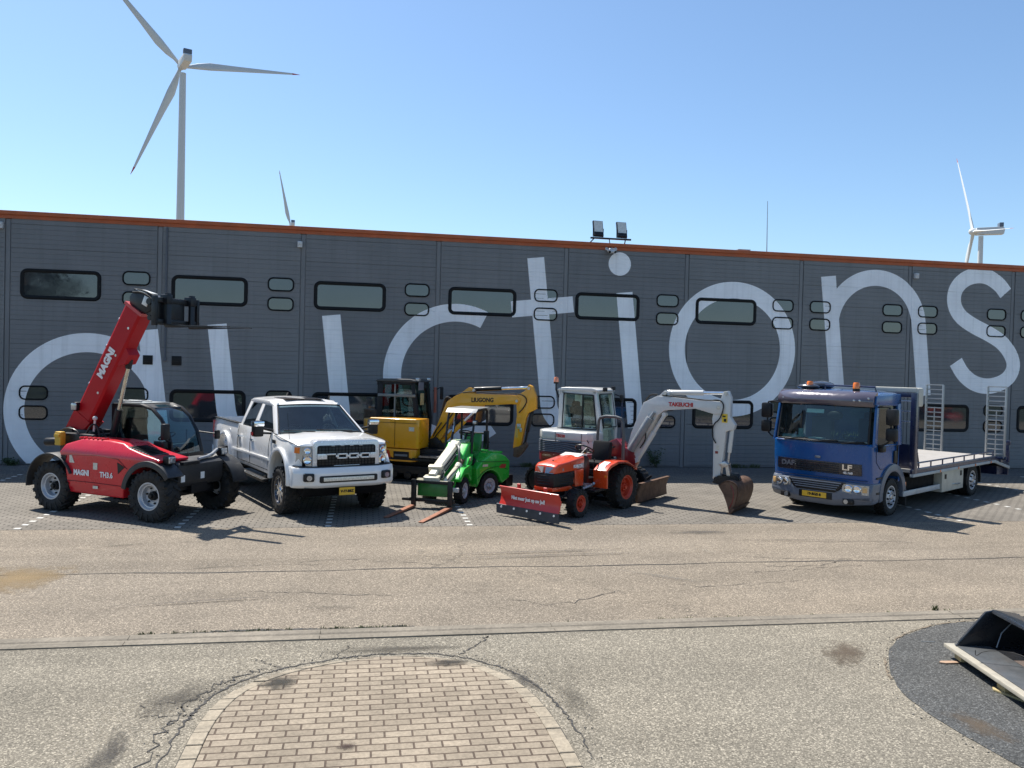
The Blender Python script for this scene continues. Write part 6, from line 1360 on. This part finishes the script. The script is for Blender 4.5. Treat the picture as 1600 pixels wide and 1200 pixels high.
def white_excavator():
    t = tag(empty('mini_excavator', (5.1, -5.0, 0), -42), 'white mini excavator with its rusty bucket on the ground', 'excavator')
    WH = mat('offwhite_paint', (.58, .58, .56), .3, 0, .5, var=.04, scale=2, dirt=.12); RD = mat('dark_red_paint', (.20, .008, .012), .35, 0, .4, var=.08, dirt=.1); LV = mat('blue_grey_louvre', (.085, .10, .13), .4, 0, .2, var=.1)
    for s in (-1, 1): track(t, s * .45, s * .78, -.85, .98, .31)
    MB().bx(-.5, .5, -.48, .48, .2, .5, .03).cyl((0, 0, .45), (0, 0, .60), .42, seg=30).build('undercarriage', BLACKM, t)
    RU = mat('rusty_brown_steel', (.115, .066, .042), .6, .25, var=.45, scale=7, dirt=.5, dirtcol=(.19, .10, .06))
    bl = MB().prism([(1.62, .05), (1.68, .05), (1.66, .25), (1.72, .45), (1.66, .45), (1.58, .25)], -.80, .86, 'y', .006).bx(1.66, 1.74, -.8, .86, .44, .47).build('dozer_blade', RU, t)
    MB().bx(.7, 1.62, -.46, -.36, .18, .30, .02).bx(.7, 1.62, .36, .46, .18, .30, .02).bx(1.4, 1.6, -.4, .4, .15, .38, .02).cyl((1.5, .1, .46), (1.6, .1, .54), .03).build('blade_arms', BLACKM, bl)
    # house
    def rr(y0, z0, z1, m, name, xo=0, b=.04):
        return MB().prism([(-.98 - xo, -.30), (-.93 - xo, -.55), (-.78 - xo * .5, -.74 - xo), (-.3, -.80 - xo), (.42, -.80 - xo), (.52, -.72), (.52, -.16), (.2, -.1), (.2, .78), (-.78, .76), (-.93 - xo, .55), (-.98 - xo, .3)], z0, z1, 'z', b, 3).build(name, m, t, 40)
    rr(0, .74, .99, RD, 'lower_cover'); rr(0, .98, 1.27, WH, 'mid_cover', -.012, .004); rr(0, 1.26, 1.47, WH, 'engine_cover', .0, .05)
    lv = MB()
    for k in range(7):
        z = 1.235 - .04 * k; d = .03 * k
        P_ = [(-.985, -.30), (-.94, -.55), (-.79, -.75), (-.3, -.812), (.0, -.812), (.28 - .04 * k, -.812)]
        lv.tube([(x, y, z - (max(0, x + .3) ** 2) * .12 * (k)) for x, y in curve_pts([(*p,) for p in P_], 1)], .0165, 6)
    lv.build('louvres', LV, t)
    MB().prism([(-.97, -.30), (-.925, -.545), (-.78, -.742), (-.3, -.803), (.27, -.803), (.27, -.5), (-.9, -.3)], .985, 1.26, 'z').build('louvre_panel', mat('louvre_dark', (.03, .037, .05), .5), t)
    MB().bx(-.88, .60, -.6, .7, .58, .76, .03).build('turntable', BLACKM, t)
    text('lettering', 'TB228', .085, mat('red_vinyl_bright', (.45, .03, .03), .5), t, (-.25, -.806, 1.36), (1, 0, -.03), (0, 0, 1), 1.0, bold=.004)
    MB().cyl((.46, -.80, 1.10), (.46, -.81, 1.10), .022).tube([(.42, -.805, 1.30), (.46, -.82, 1.27), (.46, -.805, 1.24)], .01).build('latch', BLACK, t)
    bbox_cab(t, -.70, .42, -.15, .76, .80, 1.52, 2.40, WH, WH, .12, GLASS, .10)
    sealp = [(-.56, 1.50), (-.53, 2.31), (.23, 2.28), (.33, 1.50)]
    MB().tube([(x, -.157, z) for x, z in sealp], .022, 6, closed=True).tube([(-.05, -.15, 1.52), (-.03, -.15, 2.3)], .018).build('window_seal', BLACK, t)
    MB().tube([(.30, .02, 2.31), (.43, .02, 1.54), (.43, .68, 1.54), (.30, .68, 2.31)], .02, 6, closed=True).build('front_seal', BLACK, t)
    MB().bx(-.70, .44, -.145, -.05, .8, 1.5, .02).build('cab_side', WH, t)
    bc = MB().tube([(-.70, -.1, 2.2), (-.78, -.1, 2.38), (-.78, -.1, 2.52)], .018).cyl((-.78, -.1, 2.52), (-.78, -.1, 2.56), .06).build('beacon_stalk', BLACK, t); MB().lathe([(.058, 0), (.055, .09), (.04, .115), (0, .12)], (-.78, -.1, 2.56), (0, 0, 1), 18).build('beacon_lens', mat('orange_lens', (.75, .24, .10), .2, coat=1), bc)
    MB().box((.33, .70, 2.44), (.08, .1, .1), b=.02).box((.5, .82, 2.2), (.06, .13, .2), b=.03).tube([(.36, .74, 2.3), (.5, .8, 2.25)], .014).build('mirror', BLACK, t)
    MB().tube([(.46, .80, 2.22), (.52, .80, 2.16), (.52, .80, 1.1), (.46, .78, 1.0)], .018).build('hand_rail', mat('navy_rail', (.03, .035, .08), .4), t)
    # front: swing post and boom
    MB().bx(.5, .98, -.36, .0, .62, .86, .03).prism([(.92, .62), (.92, 1.0), (1.08, 1.18), (1.34, 1.1), (1.40, .86), (1.30, .66)], -.33, -.07, 'y', .03).cyl((1.0, -.2, .56), (1.0, -.2, 1.0), .1).build('swing_post', RD, t)
    MB().prism([(.80, .95), (.76, 1.28), (.94, 1.36), (1.10, 1.2), (1.05, .95)], -.40, -.02, 'y', .02).build('swing_guard', RD, t)
    y = -.2
    bo = MB().prism([(1.12, 1.02), (1.30, .92), (1.44, 1.02), (1.62, 1.46), (1.86, 1.92), (2.02, 2.03), (2.7, 2.10), (3.12, 2.0), (3.28, 2.02), (3.32, 2.14), (3.22, 2.27), (2.7, 2.28), (2.1, 2.32), (1.84, 2.34), (1.52, 2.18), (1.26, 1.52)], y - .11, y + .11, 'y', .015)
    bo.prism([(1.82, 2.30), (1.98, 2.45), (2.08, 2.43), (2.14, 2.30)], y - .08, y + .08, 'y', .012); bo.build('boom', WH, t, 30)
    ar = MB().prism([(3.10, 2.14), (3.22, 2.30), (3.28, 2.48), (3.38, 2.50), (3.44, 2.36), (3.44, 1.96), (3.55, 1.80), (3.52, 1.70), (3.36, 1.66), (3.31, 1.1), (3.26, .72), (3.16, .62), (3.11, .68), (3.10, 1.6), (3.06, 1.9)], y - .085, y + .085, 'y', .015); ar.build('dipper_arm', WH, t, 30)
    text('lettering', 'TAKEUCHI', .115, mat('red_vinyl_bright', (.45, .03, .03), .5), t, (2.38, y - .114, 2.17), (1, 0, .01), (0, 0, 1), .98, bold=.006)
    MB().box((3.33, y - .088, 1.93), (.12, .008, .18)).build('warning_sticker', mat('warning_yellow', (.70, .48, .03), .5), t); MB().box((3.34, y - .094, 1.89), (.05, .006, .06)).box((3.32, y - .094, 1.97), (.06, .006, .03)).build('warning_mark', BLACK, t)
    MB().box((3.20, y - .088, 1.32), (.06, .008, .10)).build('sticker', mat('pale_sticker', (.6, .57, .48), .5, var=.2, scale=60), t); MB().box((3.18, y - .088, 1.21), (.06, .008, .05)).build('sticker', RD, t)
    cyl_pair(t, (2.02, y, 2.42), (3.34, y, 2.45), .62, .055, .034, WH)
    MB().cyl((1.28, y - .17, 1.12), (1.72, y - .17, 1.86), .085, seg=20, b=.01).cyl((1.72, y - .17, 1.86), (1.80, y - .15, 1.98), .04).build('hydraulic_cylinder', mat('cylinder_grey', (.22, .24, .26), .35, .2), t); cyl_pair(t, (1.38, y - .06, .90), (2.0, y - .04, 1.94), .62, .06, .045, WH, WH)
    cyl_pair(t, (3.47, y, 1.72), (3.40, y, .98), .68, .045, .028, WH, STEEL)
    MB().tube([(1.95, y - .1, 2.36), (2.4, y - .11, 2.33), (3.0, y - .11, 2.28), (3.22, y - .11, 2.32), (3.33, y - .12, 2.2), (3.24, y - .12, 1.9), (3.1, y - .12, 1.8), (3.08, y - .12, 1.55), (3.16, y - .1, 1.4)], .014, 6, 2).tube([(1.44, y - .12, 1.5), (1.6, y - .16, 1.62), (1.62, y - .14, 1.38), (1.48, y - .12, 1.18)], .014, 6, 2).tube([(1.5, y, 2.16), (1.62, y, 2.36), (1.8, y, 2.36)], .022, 6, 2).build('hose', RUBBER, t)
    MB().tube([(.6, -.5, .9), (.75, -.45, 1.12), (1.0, -.35, 1.2), (1.15, -.3, 1.05)], .02, 6, 2).tube([(.6, -.3, .95), (.8, -.35, 1.2), (1.05, -.3, 1.28)], .016, 6, 2).build('hose', RUBBER, t)
    # bucket linkage and bucket
    lk = MB().prism([(3.22, .98), (3.36, 1.04), (3.44, .98), (3.40, .92), (3.30, .90)], y - .1, y + .1, 'y', .01).prism([(3.36, 1.0), (3.43, .97), (3.50, .66), (3.43, .64)], y - .09, y - .05, 'y').prism([(3.36, 1.0), (3.43, .97), (3.50, .66), (3.43, .64)], y + .05, y + .09, 'y').build('bucket_link', STEEL, t)
    cv = curve_pts([(3.34, .57), (3.44, .66), (3.60, .69), (3.74, .60), (3.76, .44), (3.72, .26), (3.66, .12), (3.58, .012)], 2)
    inn = [p + (Vector((3.54, .40)) - p).normalized() * .022 for p in cv]
    ya, yb = -.62, .50
    bk = MB().prism([tuple(p) for p in cv] + [tuple(p) for p in inn[::-1]], ya, yb, 'y')
    for yy in (ya, yb - .02): bk.prism([tuple(p) for p in cv] + [(3.53, .20), (3.45, .40)], yy, yy + .02, 'y')
    bk.prism([(3.54, .005), (3.60, .0), (3.69, .12), (3.66, .13)], ya - .02, yb + .02, 'y', .004)
    b_ = bk.build('bucket', RU, t, 40)
    MB().tube([(3.58, ya - .006, .12), (3.66, ya - .006, .30), (3.66, ya - .006, .48), (3.60, ya - .006, .60)], .008, 6, 1).build('weld_bead', RD, b_)
    MB().prism([(3.12, .58), (3.24, .74), (3.45, .74), (3.60, .76), (3.66, .66), (3.5, .62), (3.3, .54)], y - .15, y - .12, 'y').prism([(3.12, .58), (3.24, .74), (3.45, .74), (3.60, .76), (3.66, .66), (3.5, .62), (3.3, .54)], y + .12, y + .15, 'y').cyl((3.2, y - .16, .66), (3.2, y + .16, .66), .045).cyl((3.47, y - .16, .68), (3.47, y + .16, .68), .045).prism([(3.44, .66), (3.5, .80), (3.62, .80), (3.68, .66)], y - .1, y + .1, 'y', .02).build('bucket_bracket', BLACKM, b_)
    for x, z in ((1.32, 1.02), (3.2, 2.15), (3.34, 2.45), (2.02, 2.40), (3.16, .68)): MB().cyl((x, y - .125, z), (x, y + .125, z), .036, seg=14).build('pivot_pin', STEEL, t)
    MB().tube([(.28, -.808, .86), (.28, -.808, 1.44)], .005, 6).tube([(-.38, -.808, 1.0), (-.38, -.808, 1.44)], .005, 6).build('panel_seam', DARK, t)
    MB().box((.36, -.806, 1.02), (.06, .006, .09)).build('sticker', mat('warning_yellow', (.70, .48, .03), .5), t)
    MB().box((.40, .1, 2.42), (.08, .12, .09), b=.02).build('work_light', BLACK, t)
white_excavator()
# ------------------------------------------------------------------ bucket on a pallet at the right edge
def pallet_bucket():
    X0, Y0, RZ = 5.97, -15.98, -102   # local x runs towards the yard's near side, local y to the right
    WOOD = mat('weathered_wood', (.42, .38, .29), .8, var=.25, scale=9, dirt=.3, dirtcol=(.2, .16, .1)); WY = mat('fresh_wood', (.38, .30, .15), .7, var=.2, scale=8)
    p = tag(empty('pallet', (X0, Y0, .006), RZ), 'weathered wooden pallet under the black bucket at the right edge', 'pallet')
    MB().bx(-.03, 1.9, -.05, .055, .100, .137, .006).build('plank', mat('bleached_wood', (.33, .305, .25), .8, var=.15, scale=9, dirt=.25, dirtcol=(.3, .24, .16)), p)
    for y in (.28, .56, .84): MB().bx(-.02, 1.9, y, y + .11, .105, .13, .004).build('plank', WOOD, p)
    for x in (.08, .85, 1.65):
        MB().bx(x, x + .12, 0, .95, .083, .104, .003).build('cross_board', WOOD, p)
        for y in (.01, .42, .84): MB().box((x + .06, y + .05, .052), (.13, .10, .062), b=.004).build('block', WY, p)
    for y in (.42, .84): MB().bx(.3, 1.9, y - .02, y + .09, .002, .02, .003).build('bottom_board', WY, p)
    t = tag(empty('digger_bucket', (X0, Y0, .138), RZ), 'black painted digger bucket lying open on the pallet at the right edge', 'bucket'); t.scale = (1, 1, .86)
    BP = mat('gloss_black_steel', (.014, .016, .020), .28, 0, .4, var=.2, dirt=.12); IN = mat('grey_lip_steel', (.075, .082, .088), .5, .2, var=.2, dirt=.3, dirtcol=(.16, .12, .09))
    out = curve_pts([(.04, .0), (.30, .0), (.62, .015), (.82, .08), (.87, .20), (.80, .32), (.64, .39), (.38, .43)], 2)
    inn = [q + (Vector((.42, .24)) - q).normalized() * .016 for q in out]
    MB().prism([tuple(q) for q in out] + [tuple(q) for q in inn[::-1]], 0.06, 1.7, 'x').build('shell', BP, t, 40)
    end = [(.02, .01)] + [tuple(q) for q in out[1:]] + [(.31, .415), (.05, .05)]
    for x in (.06, 1.68):
        e = MB().prism(end, x, x + .02, 'x', .004).build('end_plate', BP, t, 40)
        MB().tube([(x + .01, .05, .05), (x + .01, .31, .42), (x + .01, .38, .435), (x + .01, .64, .40)], .014, 8).build('rim', BP, e)
    MB().prism([(.03, .004), (.36, .004), (.36, .024), (.03, .016)], .03, 1.73, 'x', .003).build('lip', IN, t)
    MB().prism([(.36, .42), (.38, .455), (.62, .42), (.60, .38)], .06, 1.7, 'x', .004).build('top_bar', BP, t)
    MB().tube([(.09, .62, .385), (.13, .44, .20), (.16, .38, .04)], .006, 6).build('weld_bead', mat('weld_grey', (.3, .31, .32), .4, .5), t)
    MB().prism([(.36, .0245), (.62, .028), (.80, .085), (.80, .09), (.62, .034), (.36, .028)], .5, 1.5, 'x').build('painted_reflection', mat('brown_reflection_tone', (.19, .15, .13), .45, .3, var=.3, scale=5), t)  # brown sheet paints a reflection onto the bucket's bottom plate
    for x in (.62, .9):
        MB().prism([(.66, .36), (.72, .50), (.84, .54), (.94, .48), (.92, .30), (.86, .22)], x, x + .03, 'x', .006).build('hanger', BP, t)
    MB().lathe([(.05, -.06), (.075, -.06), (.075, .34), (.05, .34)], (.6, .83, .46), (1, 0, 0), 24, True).build('pin_tube', BP, t)
    MB().tube([(.50, -.01, .13), (.52, -.02, .06), (.55, .05, .155), (.6, .3, .16), (.8, .34, .16)], .004, 5, 2).build('strap', RUBBER, t)
    o = MB().prism([(-.10, -.02), (-.05, -.045), (.10, -.03), (.12, 0), (.06, .025), (-.06, .02)], 0, .014, 'z', .003).build('wood_chip', mat('pink_wood', (.36, .24, .16), .8, var=.2)); o.location = (5.83, -16.13, .007); o.rotation_euler[2] = rad(-8)
    tag(o, 'loose splinter of wood lying on the dark asphalt left of the pallet', 'wood chip')
    o = MB().prism([(-.30, -.03), (.28, -.05), (.34, .0), (.30, .05), (-.1, .04), (-.34, .02)], 0, .018, 'z', .003).build('broken_board', WY); o.location = (5.86, -17.12, .007); o.rotation_euler[2] = rad(-72)
    tag(o, 'broken yellow board lying on the ground in front of the pallet', 'board')
    o = MB().tube([(0, 0, .004), (.06, -.03, .004), (.14, -.035, .004)], .004, 5, 1).build('wire', mat('pale_wire', (.4, .4, .38), .5)); o.location = (6.0, -15.5, .006)
    tag(o, 'short pale piece of wire on the dark asphalt patch', 'wire')
pallet_bucket()
turbine(-88.3, 391.6, 143.7, 59, 204, (171, 45, -69), 'nearest white wind turbine, whole rotor and red blade tips above the left roof', 2.35)
turbine(-73.7, 805.5, 137.1, 54, 196, (77, -43, -163), 'far wind turbine showing only one upright blade above the roof trim', 2.2)
turbine(442, 508.8, 111.9, 84, 246, (127, 238, (-8, 80)), 'wind turbine seen from its side above the right end of the roof', 2.6)
# ------------------------------------------------------------------ tree across the yard, seen mirrored in the first window
def tree(x, y, h, r):
    t = tag(empty('tree', (x, y, 0)), 'dark green tree mirrored in the left part of the first upper window', 'tree')
    tr, lf = MB(), MB()
    tr.tube([(0, 0, 0), (.1, 0, h * .3), (0, .1, h * .55), (.1, 0, h * .8)], .22, 10, 1)
    for k in range(12):
        a = k * 2.4; z = h * (.35 + .04 * k); e = Vector((cos(a) * r * .6, sin(a) * r * .6, z + r * .35)); tr.tube([(0, 0, z - .4), tuple(e * .5 + Vector((0, 0, z * .5))), tuple(e)], .07, 6)
        for _ in range(12):
            c = e + Vector((random.gauss(0, .32), random.gauss(0, .32), random.gauss(0, .3))) * r
            for _ in range(22):
                p = c + Vector((random.gauss(0, .4), random.gauss(0, .4), random.gauss(0, .35))); u = Vector((random.uniform(-1, 1), random.uniform(-1, 1), random.uniform(-.6, .6))).normalized() * .3; v = u.orthogonal().normalized() * .12
                lf.poly([[tuple(p), tuple(p + u * .5 + v), tuple(p + u), tuple(p + u * .5 - v)]])
    tr.build('trunk', mat('bark', (.10, .075, .05), .9, var=.3), t); lf.build('crown', LEAF, t, 0)
tree(-24.5, -42, 11.5, 2.9)

# two machines parked across the yard, seen mirrored in the lower window right of the truck
for src, loc, rz, lab in (('compact_tractor', (39.6, -27.2, 0), 100, 'orange tractor mirrored in the lower window behind the truck bed'), ('mini_excavator', (37.4, -28.2, 0), 60, 'yellow machine mirrored in the lower window behind the truck bed')):
    o = [q for q in COL.objects if q.parent is None and q.name.split('.')[0] == src][0]
    c = copy_tree(o); c.location = loc; c.rotation_euler = (0, 0, rad(rz)); c['label'] = lab
